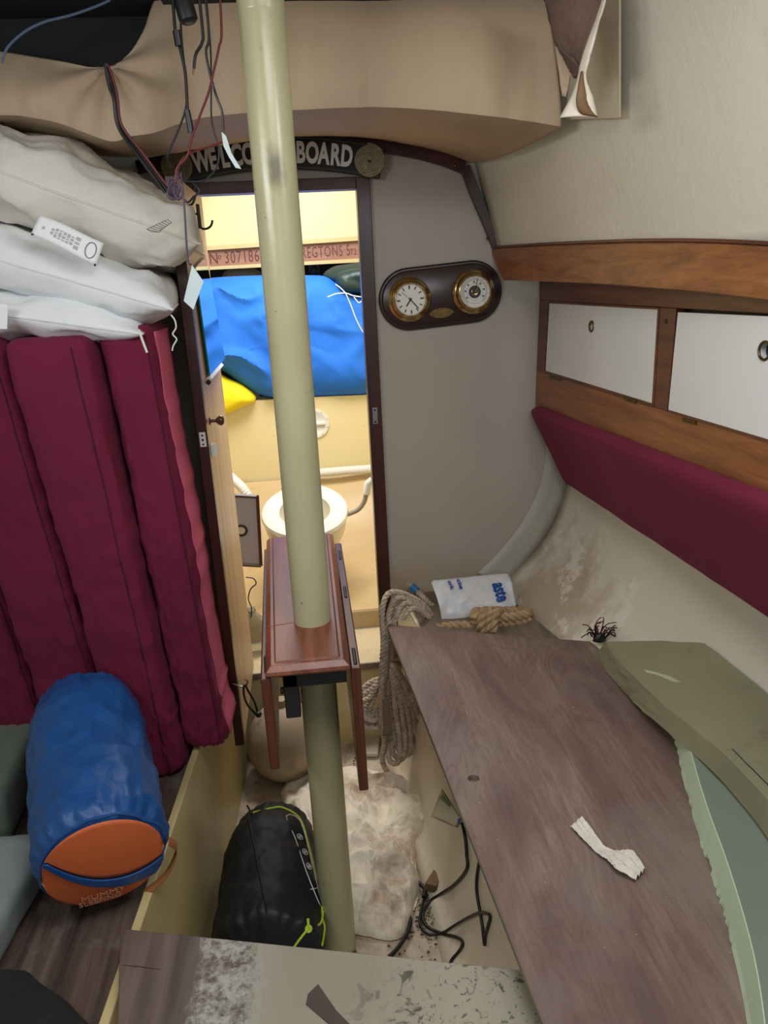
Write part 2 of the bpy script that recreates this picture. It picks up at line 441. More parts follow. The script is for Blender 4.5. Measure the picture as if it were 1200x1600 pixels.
M['foam_cut'] = gel('foam_cut', (192, 210, 178), (198, 216, 184), (186, 186, 142))
M['foam_grey'] = gel('foam_grey', (116, 124, 112), (128, 134, 120), (98, 106, 90))
for k in ('foam_olive', 'foam_cut', 'foam_grey'): M[k].node_tree.nodes['Principled BSDF'].inputs['Roughness'].default_value = 0.9
M['cushion_green'] = clothmat('grey_green_vinyl', (96, 108, 98), (108, 120, 108), 0.6, 10, 0.2)
M['cushion_grey'] = clothmat('pale_grey_fabric', (128, 136, 136), (146, 154, 152), 0.7, 14, 0.3)
def ropemat(name, a, b):
    m = N(name); c = m.ramp(m.noise(60, 4, 0.6), [(0.35, a), (0.65, b)]); m.col(c); m.set(Roughness=0.85)
    m.bump(m.noise(500, 2), 0.3, 0.001); return m.m
M['rope_grey'] = ropemat('grey_brown_rope', (164, 146, 128), (208, 190, 170))
M['rope_tan'] = ropemat('tan_rope', (158, 128, 92), (188, 160, 122))
M['rope_white'] = simple('white_cord', (226, 226, 222), 0.7)
M['blue_tape'] = simple('blue_tape', (34, 108, 160), 0.5)
def plastic(name, c, tr=0.25, rough=0.35):
    m = N(name); m.col(c); m.set(Roughness=rough, Transmission_Weight=0.0); m.bump(m.noise(22, 5, 0.6, 1.0), 0.5, 0.01); return m.m
M['bag_plastic'] = plastic('white_plastic_film', (222, 224, 226))
M['bag_blue'] = simple('bag_print_blue', (20, 76, 158), 0.4)
M['canvas_blue'] = clothmat('blue_canvas', (22, 104, 214), (30, 116, 226), 0.75, 7, 0.35)
M['yellow'] = clothmat('yellow_cloth', (238, 214, 10), (246, 224, 20), 0.7, 9, 0.4)
M['tarp_green'] = clothmat('dark_green_tarp', (22, 44, 42), (32, 58, 54), 0.45, 10, 0.5)
M['ceramic'] = simple('ceramic', (236, 232, 216), 0.18, Coat_Weight=0.4)
M['seat_white'] = simple('toilet_seat', (238, 236, 228), 0.3, (226, 220, 204), 12)
M['ceramic_cream'] = simple('ceramic_cream', (230, 220, 194), 0.25)
M['white_plastic'] = simple('white_plastic', (226, 226, 222), 0.35)
M['brass'] = N('brass').col((190, 166, 118)).set(Metallic=1.0, Roughness=0.22).m
M['brass_dull'] = simple('brass_dull', (130, 108, 66), 0.4, (86, 68, 40), 60, Metallic=0.9)
M['steel'] = N('steel').col((176, 172, 166)).set(Metallic=1.0, Roughness=0.3).m
M['iron'] = simple('iron', (30, 28, 30), 0.45)
M['dial'] = simple('dial_white', (232, 230, 220), 0.35)
M['dial_grey'] = simple('dial_grey', (60, 54, 48), 0.5)
M['knob_wood'] = simple('knob_wood', (96, 58, 34), 0.3, (70, 38, 22), 20, Coat_Weight=0.4)
M['mirror'] = N('mirror_glass').col((200, 220, 224)).set(Metallic=1.0, Roughness=0.04).m
M['glass_edge'] = N('glass_edge').col((20, 120, 96)).set(Roughness=0.15).m
def clearmat(name, c, rough=0.1):
    m = N(name); m.col(c); m.set(Roughness=rough, Transmission_Weight=0.85, IOR=1.3); return m.m
M['clear_plastic'] = clearmat('clear_plastic', (220, 226, 214))
M['fender'] = clothmat('fender_vinyl', (158, 140, 116), (182, 164, 138), 0.6, 9, 0.15, tint=(96, 74, 52))
M['dust_sheet'] = clothmat('stained_cloth', (232, 220, 196), (240, 230, 210), 0.9, 22, 0.7, tint=(158, 120, 86))
M['cable'] = simple('black_cable', (18, 18, 20), 0.4)
M['wire_red'] = simple('red_wire', (92, 22, 24), 0.45)
M['wire_purple'] = simple('purple_wire', (66, 46, 70), 0.5)
M['wire_blue'] = simple('grey_blue_wire', (84, 100, 122), 0.5)
M['paper'] = simple('paper', (228, 224, 216), 0.8, (210, 202, 188), 20, 0.5, 40, 0.006)
M['tape'] = simple('masking_tape', (204, 216, 214), 0.7, (186, 200, 200), 10)
M['block'] = simple('wood_block', (132, 104, 66), 0.6, (86, 64, 40), 12)
M['tray'] = simple('dusty_tray', (176, 168, 148), 0.5, (196, 186, 166), 10)
def plankmat():
    m = N('worn_paint'); vec = m.map(scale=(26, 1.6, 26), rot=(0, 0, 1.35))
    wood = m.ramp(m.noise(1.5, 5, 0.6, 0.4, vec), [(0.3, (74, 62, 56)), (0.7, (112, 98, 90))])
    paint = m.ramp(m.noise(4, 4), [(0.3, (152, 146, 128)), (0.7, (164, 158, 140))])
    sx = m.t.nodes.new('ShaderNodeSeparateXYZ'); m.t.links.new(m.co, sx.inputs[0])
    worn = m.math('ADD', sx.outputs[0], m.math('MULTIPLY', m.noise(20, 6, 0.75, 0, m.map(scale=(2.2, 0.6, 1))), 0.10))
    k = m.val(worn, -0.05, -0.03)             # bare wood towards the plank's left end
    c = m.mix(k, wood, paint)
    pale = m.math('MULTIPLY', m.val(worn, -0.13, -0.11), m.val(worn, -0.01, -0.05))
    c = m.mix(m.math('MULTIPLY', pale, m.val(m.noise(60, 5, 0.7), 0.4, 0.6)), c, (168, 166, 158))
    scr = m.noise(26, 5, 0.7, 1.2)
    e = m.val(scr, 0.575, 0.61)
    c = m.mix(m.math('MULTIPLY', e, m.val(sx.outputs[0], 0.02, 0.14, 0, 0.9)), c, (72, 66, 56))
    sc2 = m.noise(48, 4, 0.65, 1.6, m.map(loc=(3, 1, 0)))
    c = m.mix(m.math('MULTIPLY', m.val(sc2, 0.58, 0.62), m.val(sx.outputs[0], 0.06, 0.2, 0, 0.85)), c, (84, 76, 66))
    m.col(c); m.set(Roughness=0.45); m.bump(scr, 0.15, 0.003); return m.m
M['plank'] = plankmat()
# ------------------------------------------------------------ the setting
def lerp_list(L, u):
    k = u * (len(L) - 1); i = min(int(k), len(L) - 2); return L[i].lerp(L[i + 1], k - i)
YB = 2.08                                       # aft face of the bulkhead
DIRH = V((-0.056, 1, 0))                        # hull direction, starboard
def hx(x, y, z=1.0): return x + (0.056 + 0.145 * max(0.0, min(1.0, (0.92 - z) / 0.42))) * (YB - y)
struct(obj('floor', grid(lambda u, v: (-0.36 + 0.72 * u, -0.7 + 2.79 * v, 0.012 * abs(2 * u - 1) ** 3 + 0.002 * fbm((u * 3, v * 9, 0), 3)), 30, 90), M['floor']))
# bulkhead with its doorway
DX0, DX1, DZ0, DZ1 = -0.262, 0.176, 0.283, 1.642
bk = join(box(DX1, 0.98, YB, YB + 0.022, 0.0, 2.0), box(-0.98, DX0, YB, YB + 0.022, 0.0, 2.0), box(DX0, DX1, YB, YB + 0.022, DZ1, 2.0))
struct(obj('wall_front', bk, M['bulkhead'], smooth=False, loc=(0, 0, 0)))
# tabbing strip where the bulkhead meets the hull
inner = [U(x, y, 'y', YB - 0.004) for x, y in [(846, 640), (853, 680), (853, 712), (841, 765), (816, 815), (780, 862), (745, 897)]]
outer = [U(x, y, 'y', YB - 0.004) for x, y in [(905, 640), (908, 690), (899, 738), (882, 786), (856, 836), (823, 880), (798, 910)]]
inner, outer = spline(inner, 5), spline(outer, 5)
struct(obj('trim_1', grid(lambda u, v: lerp_list(inner, v).lerp(lerp_list(outer, v), u), 3, 40), M['tabbing'], solid=0.004))
# hull below the lockers, starboard
prof = spline([V((x, 0, z)) for x, z in [(0.66, 1.16), (0.70, 1.02), (0.735, 0.90), (0.738, 0.82), (0.705, 0.70), (0.645, 0.605), (0.575, 0.535), (0.54, 0.50), (0.50, 0.46)]], 6)
def hullpt(u, v):
    k = u * (len(prof) - 1); i = min(int(k), len(prof) - 2); p = prof[i].lerp(prof[i + 1], k - i)
    y = YB + 0.0 - 2.7 * v
    return V((hx(p.x, y, p.z), y, p.z))
def hullx(y, z):
    best = min(range(len(prof)), key=lambda i: abs(prof[i].z - z)); i = max(1, best); a, b = prof[i - 1], prof[i]
    if abs(a.z - b.z) > 1e-6:
        k = max(-1, min(2, (z - a.z) / (b.z - a.z))); x = a.x + (b.x - a.x) * k
    else: x = a.x
    return hx(x, y, z)
def march(px, py, inside):
    r = ray(px, py); t = 0.3
    while t < 4 and not inside(CAM + r * t): t += 0.002
    return CAM + r * t
struct(obj('wall_right', grid(hullpt, 42, 60), M['hull'], solid=-0.012, loc=(0, 0, 0)))
# cabin side above the lockers (leans inboard as it rises)
BD = V((-0.176, 1.082, 0.0)).normalized()
def side(u, v):
    a = V((0.535, YB, 1.405)); b = V((0.385, YB, 1.94)); p = a.lerp(b, u); t = 2.7 * v
    return V((p.x + 0.165 * t - 0.012 * t * t, YB - t, p.z)) + V((0.012 * math.sin(u * PI), 0, 0))
struct(obj('wall_cabin_side', grid(side, 14, 50), M['hull'], solid=-0.012))
sidepl = lambda px, py, off=0.0: UP(px, py, V((0.522, YB, 1.45)) - side_n * off, side_n)
side_n = (V((-0.137, 0, 0.49)).cross(V((0.150, -1, 0)))).normalized()
if side_n.x < 0: side_n = -side_n
# port side of the hull, dark behind the stacked cushions
struct(obj('wall_left', grid(lambda u, v: (-0.86 - 0.18 * math.sin(u * PI) - 0.056 * 2.7 * v, YB - 2.7 * v, 0.2 + 1.75 * u), 16, 30), M['hull'], solid=0.012))
struct(obj('ceiling', join(box(-1.0, 1.05, 1.56, 1.60, 1.90, 2.0), box(-1.0, -0.25, -0.7, 1.56, 1.90, 1.93), box(0.40, 1.05, -0.7, 1.56, 1.90, 1.93), box(-0.25, 0.40, 0.75, 1.56, 1.90, 1.93), box(-0.25, 0.40, -0.7, 0.1, 1.90, 1.93)), M['hull'], smooth=False))
struct(obj('ceiling_edge', box(-0.2, 0.55, 1.50, 1.56, 1.877, 1.90), M['dark_navy'], smooth=False))

# door frame and arch trims
def bar(name, x0, x1, y0, y1, z0, z1, m, bev=0.002): return struct(obj(name, box(x0, x1, y0, y1, z0, z1), m, bevel=bev))
fr = obj('door_frame', join(box(0.160, 0.196, YB - 0.014, YB + 0.036, DZ0, 1.656), box(DX0 - 0.02, DX0 + 0.012, YB - 0.014, YB + 0.036, DZ0, 1.656), box(DX0 + 0.012, 0.160, YB - 0.014, YB + 0.036, 1.628, 1.656)), M['mahogany'], bevel=0.002, smooth=False)
struct(fr)
st = thing('strike_plate', 'small steel strike plate on the dark right-hand jamb of the doorway', 'strike plate', (0.178, YB - 0.015, 1.04))
obj('plate', box(0.170, 0.184, YB - 0.0165, YB - 0.0142, 1.02, 1.065), M['steel'], st, bevel=0.0005)
for z in (1.026, 1.059): obj('screw', lathe((0.177, YB - 0.0165, z), (0, -1, 0), [(0.003, 0), (0.0028, 0.001), (0, 0.0014)], 12), M['iron'], st)
def band(pts, wv, t, m, name):                  # flat strip following pts on the bulkhead
    pts = [V(p) for p in pts]; vs, fs = [], []
    for i, p in enumerate(pts):
        d = (pts[min(i + 1, len(pts) - 1)] - pts[max(0, i - 1)]).normalized(); nrm = V((d.z, 0, -d.x))
        for s, yy in ((0.5, 0), (-0.5, 0), (-0.5, -t), (0.5, -t)): vs.append(p + nrm * wv * s + V((0, yy, 0)))
    for i in range(len(pts) - 1):
        for k in range(4): fs.append([4 * i + k, 4 * i + (k + 1) % 4, 4 * i + 4 + (k + 1) % 4, 4 * i + 4 + k])
    fs += [[0, 1, 2, 3], [len(vs) - 4, len(vs) - 3, len(vs) - 2, len(vs) - 1]]
    return struct(obj(name, (vs, fs), m, bevel=0.0015))
AR = spline([U(x, y, 'y', YB - 0.001) for x, y in [(215, 262), (300, 246), (390, 232), (480, 225), (560, 226), (640, 237), (690, 250), (724, 263)]], 5)
t2 = band(AR, 0.030, 0.014, M['trim_wood'], 'trim_2')
A2 = spline([U(x, y, 'y', YB - 0.001) for x, y in [(725, 262), (744, 310), (762, 352), (777, 390)]], 4)
t3 = band(A2, 0.026, 0.016, M['trim_wood'], 'trim_3')
for par, pts in ((t2, [(627, 237), (711, 258)]), (t3, [(729, 278), (745, 325), (762, 372)])):
    for x, y in pts:
        obj('screw', lathe(U(x, y, 'y', YB - 0.014), (0, -1, 0), [(0.0042, 0), (0.004, 0.002), (0.002, 0.0035), (0, 0.004)], 14), M['brass_dull'], par)

# step and sill below the doorway
sill = struct(obj('door_sill', join(box(-0.34, 0.44, YB - 0.02, 2.30, 0.262, 0.286)), M['sill'], bevel=0.003))
struct(obj('trim_4', box(-0.34, 0.44, YB - 0.024, YB - 0.0205, 0.264, 0.284), M['shelf_ply'], smooth=False))
struct(obj('step_riser', box(-0.34, 0.44, YB - 0.012, YB + 0.0, 0.0, 0.261), M['cream'], smooth=False))

# ------------------------------------------------------------ headliner
ZB = 1.55
top_px = [(-60, 74), (20, 86), (90, 97), (170, 106), (200, 86), (228, 48), (250, -5), (300, -22), (400, -22), (520, -22), (640, -20), (760, -16), (850, -6)]
fold_px = [(-60, 178), (20, 178), (90, 188), (170, 216), (200, 212), (240, 204), (285, 190), (340, 178), (430, 170), (530, 166), (640, 167), (760, 178), (878, 196)]
back_px = [(-60, 240), (20, 240), (90, 240), (190, 240), (225, 240), (262, 238), (300, 232), (360, 222), (440, 212), (530, 210), (610, 218), (680, 232), (738, 253)]
tops = spline([U(x, y, 'y', ZB) for x, y in top_px], 6)
folds = spline([U(x, y, 'y', ZB - 0.035) for x, y in fold_px], 6)
backs = spline([U(x, y, 'y', YB - 0.018) for x, y in back_px], 6)
tear = U(172, 106, 'y', ZB)
def liner(u, v):
    a, b, c = lerp_list(tops, u), lerp_list(folds, u), lerp_list(backs, u)
    if v < 0.5:
        t = v * 2; p = a.lerp(b, t); bulge = math.sin(t * PI) * 0.018
        p = p + V((0, -bulge, 0))
    else:
        t = (v - 0.5) * 2; p = b.lerp(c, t); p = p + V((0, 0, -0.012 * math.sin(t * PI)))
    k = min(1, 4 * u) * 1.0
    q = V((p.x * 3.2, p.y * 0.6, p.z * 0.9))
    p = p + V((0, -1, -0.3)) * 0.012 * fbm(q, 2.4, 3, 3) * min(1, 3 * v + 0.2)
    p = p + V((0, -1, -0.4)) * 0.0035 * ridge(V((p.x * 1.0, 0, p.z * 0.25)), 16, 4) * math.exp(-((v - 0.42) / 0.16) ** 2)
    d = p - tear; r = (d.x ** 2 + d.z ** 2) ** 0.5; an = math.atan2(d.z, d.x)   # wrinkles pulled towards the torn corner
    p = p + V((0, -1, 0)) * 0.008 * math.sin(an * 9 + 1.0) * math.exp(-r / 0.16) * min(1, r / 0.02)
    return p
hl = obj('headliner', grid(liner, 200, 70), M['liner'], solid=0.004)
struct(hl)
obj('stain', slab([liner(u, v) + V((0, -0.0015, 0)) for u, v in [(0.758, 0.03), (0.768, 0.028), (0.786, 0.03), (0.784, 0.06), (0.779, 0.05), (0.774, 0.08), (0.768, 0.05), (0.760, 0.06)]], 0, vec=(0, -0.001, 0)), simple('rust_brown', (140, 104, 50), 0.8, (112, 78, 36), 60), hl)
# dark void where the lining is gone, port side
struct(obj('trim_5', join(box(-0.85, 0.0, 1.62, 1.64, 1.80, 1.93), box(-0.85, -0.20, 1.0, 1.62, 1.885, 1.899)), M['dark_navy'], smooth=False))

# torn flap with foam backing, starboard
fl = thing('torn_lining_flap', 'torn headliner flap with crumbling brown foam backing and pale curled edge', 'lining flap', U(905, 100, 'y', 1.44))
def flapfn(corners, nu, nv, amp, seed):
    a, b, c, d = corners
    return grid(lambda u, v: a.lerp(b, u).lerp(d.lerp(c, u), v) + V((0, -1, 0)) * amp * fbm((u * 2, v * 4, seed), 2, 4, seed), nu, nv)
pt = lambda x, y, Y: U(x, y, 'y', Y)
obj('foam_backing', flapfn([pt(846, -14, 1.33), pt(944, -14, 1.27), pt(905, 108, 1.27), pt(868, 72, 1.33)], 14, 14, 0.006, 2), M['foam_brown'], fl, solid=0.006)
obj('foam_tip', flapfn([pt(868, 70, 1.325), pt(906, 106, 1.26), pt(896, 122, 1.28), pt(886, 104, 1.32)], 10, 10, 0.004, 5), M['foam_brown'], fl, solid=0.005)
edge = [(944, -14), (930, 30), (915, 70), (906, 100), (900, 128), (888, 158), (874, 184)]
edg2 = [(951, -14), (938, 30), (930, 62), (922, 92), (916, 120), (926, 150), (934, 183)]
ea = spline([pt(x, y, 1.26) for x, y in edge], 5); eb = spline([pt(x, y, 1.245) for x, y in edg2], 5)
obj('curled_edge', grid(lambda u, v: lerp_list(ea, v).lerp(lerp_list(eb, v), u) + V((0, -0.008 * math.sin(u * PI) - 0.002 * fbm((u, v * 8, 0), 2), 0)), 8, 40), M['liner_pale'], fl, solid=0.002)
ec = spline([pt(x, y, 1.243) for x, y in [(907, 112), (903, 135), (900, 160), (908, 178), (930, 182)]], 5)
ed = spline([pt(x, y, 1.243) for x, y in [(911, 112), (914, 135), (918, 155), (924, 172), (934, 183)]], 5)
obj('brown_curl', grid(lambda u, v: lerp_list(ec, v).lerp(lerp_list(ed, v), u) + V((0, -0.004 * math.sin(u * PI), 0)), 6, 24), simple('rust_vinyl', (128, 98, 62), 0.7, (100, 74, 46), 30), fl, solid=0.001)
gp = [(870, 60), (967, -10), (967, 186), (888, 186), (878, 170)]
obj('inner_fold', flapfn([pt(866, 68, 1.34), pt(892, 108, 1.32), pt(884, 152, 1.34), pt(878, 150, 1.345)], 6, 10, 0.003, 1), M['liner'], fl, solid=0.002)
# thin panel on the cabin side beside the flap, browner than the hull paint
struct(obj('trim_6', slab([sidepl(x, y, 0.009) for x, y in [(915, -14), (967, -14), (967, 184), (880, 187)]], 0, vec=side_n * 0.004), M['browner_paint'], smooth=False))

# ------------------------------------------------------------ teak beam and lockers, starboard
BP = V((0.515, YB - 0.004, 1.468)); BN = V((1, 0.163, 0.0)).normalized()
bm_ = thing('fiddle_beam', 'long varnished teak fascia board above the white lockers', 'fascia board', (0.6, 1.5, 1.37))
bt = [UP(x, y, BP, BN) for x, y in [(764, 389), (850, 384), (930, 381), (1010, 379), (1100, 380), (1200, 385), (1330, 396)]]
bb = [UP(x, y, BP, BN) for x, y in [(786, 438), (850, 440), (930, 444), (1010, 450), (1100, 458), (1200, 470), (1330, 492)]]
bt.append(bt[-1] + (bt[-1] - bt[-2]) * 3); bb.append(bb[-1] + (bb[-1] - bb[-2]) * 3)
def strip(top, bot, n, t, k=5):
    tt, b_ = spline(top, k), spline(bot, k); q = []
    for i in range(len(tt) - 1): q.append(hexa([b_[i], b_[i + 1], b_[i + 1] + n * t, b_[i] + n * t, tt[i], tt[i + 1], tt[i + 1] + n * t, tt[i] + n * t]))
    vv = []; ff = []; m = len(tt)
    for i in range(m): vv += [b_[i], tt[i], tt[i] + n * t, b_[i] + n * t]
    for i in range(m - 1):
        for k2 in range(4): ff.append([4 * i + k2, 4 * i + (k2 + 1) % 4, 4 * i + 4 + (k2 + 1) % 4, 4 * i + 4 + k2])
    ff += [[0, 1, 2, 3], [4 * m - 4, 4 * m - 3, 4 * m - 2, 4 * m - 1]]
    return vv, ff
obj('board', strip(bt, bb, BN, 0.022), M['teak'], bm_, bevel=0.003)
lip = [p + V((0, 0, 0.001)) for p in bt]
obj('top_bead', strip([p + V((0.0, 0, 0.006)) for p in lip], lip, BN, 0.026), M['teak_dark'], bm_, bevel=0.002)

CP = V((0.641, YB, 1.2)); CN = V((1, 0.056, -0.028)).normalized()
def cab(px, py, off=0.0): return UP(px, py, CP - CN * off, CN)
lk = thing('wall_locker', 'teak framed wall locker with two white doors and round finger holes', 'locker', (0.70, 1.5, 1.03))
def cq(px4, t0, t1): return hexa([cab(x, y) + CN * t0 for x, y in px4] + [cab(x, y) + CN * t1 for x, y in px4])
def ln(x, a, b): return a[1] + (b[1] - a[1]) * (x - a[0]) / (b[0] - a[0])
dT = ((856, 470), (1200, 490)); dB = ((850, 583), (1200, 692)); fT = ((843, 434), (1200, 462)); fB = ((836, 638), (1200, 776))
XR = 1420
T = lambda x, L: (x, ln(x, *L))
obj('top_rail', cq([T(843, dT), T(XR, dT), T(XR, fT), T(843, fT)], 0, 0.02), M['teak_dark'], lk, bevel=0.0015)
obj('bottom_rail', cq([T(836, fB), T(XR, fB), T(XR, dB), T(838, dB)], 0, 0.02), M['teak'], lk, bevel=0.0015)
obj('stile', cq([T(838, dB), T(850, dB), T(857, dT), T(843, dT)], 0, 0.02), M['teak_dark'], lk, bevel=0.0015)
obj('stile', cq([T(1022, dB), T(1042, dB), T(1056, dT), T(1031, dT)], 0, 0.02), M['teak_dark'], lk, bevel=0.0015)
obj('stile', cq([T(1370, dB), T(XR, dB), T(XR, dT), T(1380, dT)], 0, 0.02), M['teak_dark'], lk, bevel=0.0015)
kh = obj('finger_hole', lathe(cab(1041, 502) - CN * 0.0004, -CN, [(0.005, 0), (0.004, 0.0004), (0, 0.0005)], 16), M['black'], lk)
def locker_door(l0, l1, r0, r1, cx, cy, hr):
    # corners of the door on the locker plane: l = left, r = right (top, bottom)
    bl, br, tr, tl = cab(*l1), cab(*r1), cab(*r0), cab(*l0); hc = cab(cx, cy)
    ring_out = []; ring_in = []
    u = (br - bl).normalized(); vv = (tl - bl).normalized(); n_ = 64
    quad = [bl, br, tr, tl]; cs = []
    u2 = (tr - tl).normalized(); v2 = CN.cross(u2).normalized()
    if v2.z < 0: v2 = -v2
    P2 = [((p - hc).dot(u2), (p - hc).dot(v2)) for p in quad]
    angs = sorted([2 * PI * k / n_ for k in range(n_)] + [math.atan2(y, x) % (2 * PI) for x, y in P2])
    for a in angs:
        c, s = math.cos(a), math.sin(a); best = 1e9
        for i in range(4):
            (x1, y1), (x2, y2) = P2[i], P2[(i + 1) % 4]; dx, dy = x2 - x1, y2 - y1; den = c * dy - s * dx
            if abs(den) < 1e-9: continue
            t = (x1 * dy - y1 * dx) / den; k = (x1 * s - y1 * c) / den
            if t > 0 and -1e-6 <= k <= 1 + 1e-6: best = min(best, t)
        ring_in.append(hc + u2 * c * hr + v2 * s * hr); ring_out.append(hc + u2 * c * best + v2 * s * best)
    n = len(angs); o_ = [-CN * 0.001, CN * 0.012]
    v = [p + o_[0] for p in ring_in] + [p + o_[0] for p in ring_out] + [p + o_[1] for p in ring_in] + [p + o_[1] for p in ring_out]; f = []
    for i in range(n):
        j = (i + 1) % n
        f += [[i, j, n + j, n + i], [2 * n + i, 3 * n + i, 3 * n + j, 2 * n + j], [i, 2 * n + i, 2 * n + j, j], [n + i, n + j, 3 * n + j, 3 * n + i]]
    d = obj('door', (v, f), M['white_lam'], lk, smooth=False)
    obj('hole_dark', lathe(hc + CN * 0.011, -CN, [(hr, 0), (hr, 0.0005), (0, 0.0006)], 24), M['black'], d)  # black disc stands in for the shade inside the finger hole
    obj('finger_ring', torus(hc - CN * 0.0015, CN, hr, 0.0022), M['brass_dull'], d)
    return d
locker_door((859, 474), (853, 579), (1028, 484), (1019, 630), 925, 510, 0.0115)
locker_door((1060, 488), (1045, 640), (1368, 502), (1358, 733), 1196, 548, 0.0135)
obj('back_panel', cq([(840, 640), (1410, 845), (1410, 460), (845, 440)], 0.022, 0.028), M['black'], lk, smooth=False)
obj('rebate', join(cq([(856, 470), (1031, 481), (1031, 484), (859, 473.5)], -0.001, 0.01), cq([(1019, 631), (1022, 636), (1031, 481), (1028, 484)], -0.001, 0.01), cq([(850, 583), (1022, 636), (1020, 630), (853, 579)], -0.001, 0.01), cq([(1042, 643), (1362, 742), (1360, 735), (1045, 640)], -0.001, 0.01)), M['teak_dark'], lk, smooth=False)
for x, y, s in ((868, 590, 1), (985, 624, 1), (1077, 657, 1.2)):
    a = cab(x - 9, y - 2.6); b = cab(x + 10 * s, y + 2.9)
    obj('hinge', join(tube([a - CN * 0.002, b - CN * 0.002], 0.0022, 8), hexa([a, b, b + V((0, 0, -0.006)), a + V((0, 0, -0.006)), a - CN * 0.001, b - CN * 0.001, b - CN * 0.001 + V((0, 0, -0.006)), a - CN * 0.001 + V((0, 0, -0.006))])), M['brass_dull'], lk)
# maroon back cushion below the lockers
def backrest(p, n):
    t = (p.y + 0.8) / 1.6                       # local y -0.8 .. 0.8 along the hull
    s = (p.x + 0.115) / 0.23
    y = YB - 0.03 - 1.6 * (1 - t)
    cut = max(0, (t - 0.95) / 0.05)
    lo = V((0.738, y, 0.832 - 0.02 * (1 - t))); hi = V((0.646, y, 1.040 + 0.024 * (1 - t)))
    q = lo.lerp(hi, s + (1 - s) * 0.0)
    q = q + V((0, -0.06 * (1 - s) * cut - 0.0, 0.0))
    q.x = hx(q.x, y) - 0.026 + 0.0
    nn = V((-0.85, 0, -0.5)).normalized()
    return q - nn * p.z * -1 + nn * 0.002 * fbm(q, 9, 2)
bc = obj('backrest_cushion', rbox((0.115, 0.8, 0.018), 0.012, (10, 60, 3), backrest), M['velvet'], merge=True)
tag(bc, 'flat maroon velvet backrest cushion lying against the hull below the lockers', 'cushion')

# ------------------------------------------------------------ starboard settee
st = thing('settee', 'moulded cream settee base under the loose brown plywood panel', 'settee base', (0.45, 1.3, 0))
def front(u, v):
    y = YB - 0.01 - 2.3 * v; xt = 0.205 + (1.81 - y) * 0.055; 
    z = 0.497 * u; x = xt - 0.055 * (1 - u) ** 2 * 1.0 + 0.037
    if u < 0.12: x -= (0.12 - u) ** 2 * 2.2
    return V((x, y, z))
obj('front_panel', grid(front, 24, 50), M['gel_front'], st, solid=0.012)
tp = [(0.240, 2.07), (0.253, 1.81), (0.29, 1.2), (0.36, 0.0)] + [(hullx(y, 0.482) - 0.010, y) for y in (0.0, 1.2, 2.07)]
obj('seat_board', prism([V((x, y, 0.482)) for x, y in tp], (0, 0, 0.016)), M['shelf_ply'], st, smooth=False)
# ply panel lying on the settee
PZ = 0.518
pa, pb = U(605, 975, 'z', PZ), U(851, 1600, 'z', PZ)
d1 = (pb - pa).normalized()
pl_c = [pa, pa.lerp(pb, 1.0) + d1 * 0.30, V((0.83, 0.30, PZ)), V((0.69, 1.28, PZ)), U(938, 1003, 'z', PZ), U(770, 991, 'z', PZ)]
hc = U(740, 1216, 'z', PZ); angs = []
def poly_hole(poly, hc, r, t, n_=40):
    P2 = [((p - hc).x, (p - hc).y) for p in poly]; m = len(P2)
    angs = sorted([2 * PI * k / n_ for k in range(n_)] + [math.atan2(y, x) % (2 * PI) for x, y in P2]); ri, ro = [], []
    for a in angs:
        c, s = math.cos(a), math.sin(a); best = 1e9
        for i in range(m):
            (x1, y1), (x2, y2) = P2[i], P2[(i + 1) % m]; dx, dy = x2 - x1, y2 - y1; den = c * dy - s * dx
            if abs(den) < 1e-9: continue
            tt = (x1 * dy - y1 * dx) / den; k = (x1 * s - y1 * c) / den
            if tt > 0 and -1e-6 <= k <= 1 + 1e-6: best = min(best, tt)
        ri.append(hc + V((c * r, s * r, 0))); ro.append(hc + V((c * best, s * best, 0)))
    n = len(angs); dz = V((0, 0, -t)); v = ri + ro + [p + dz for p in ri] + [p + dz for p in ro]; f = []
    for i in range(n):
        j = (i + 1) % n
        f += [[i, j, n + j, n + i], [2 * n + i, 3 * n + i, 3 * n + j, 2 * n + j], [i, 2 * n + i, 2 * n + j, j], [n + i, n + j, 3 * n + j, 3 * n + i]]
    return v, f
ply = obj('plywood_panel', poly_hole(pl_c, hc, 0.0105, 0.012), M['plywood'], smooth=False, bevel=0.001)
tag(ply, 'large loose brown plywood panel with a finger hole lying on the settee', 'panel')
# dark edge of the panel is bare laminations
obj('edge_lamination', slab([pa + V((-0.001, 0, -0.001)), pa + V((-0.001, 0, -0.011)), pb + d1 * 0.3 + V((-0.001, 0, -0.011)), pb + d1 * 0.3 + V((-0.001, 0, -0.001))], 0, vec=(0.001, 0, 0)), M['shelf_ply'], ply, smooth=False)
# crumpled paper
def tissue(u, v):
    c = spline([U(x, y, 'z', PZ + 0.001) for x, y in [(900, 1288), (918, 1308), (938, 1330), (956, 1342), (975, 1352), (1000, 1372)]], 6)
    wd = [0.017, 0.014, 0.010, 0.013, 0.027, 0.014]; k = v * 5; i = min(int(k), 4); ww = wd[i] + (wd[i + 1] - wd[i]) * (k - i)
    p = lerp_list(c, v); p = p + V((1.0, 0.75, 0)).normalized() * (u - 0.5) * 2 * ww
    fold = abs(((u * 3.0 + v * 1.3) % 1) - 0.5)
    return p + V((0, 0, 0.003 + 0.012 * fold * (0.5 + v) + 0.004 * abs(fbm((u * 2, v * 7, 1), 2, 3))))
tag(obj('crumpled_paper', grid(tissue, 14, 44), M['paper'], solid=0.0006, smooth=False), 'crumpled twist of white paper lying on the brown plywood panel', 'paper')
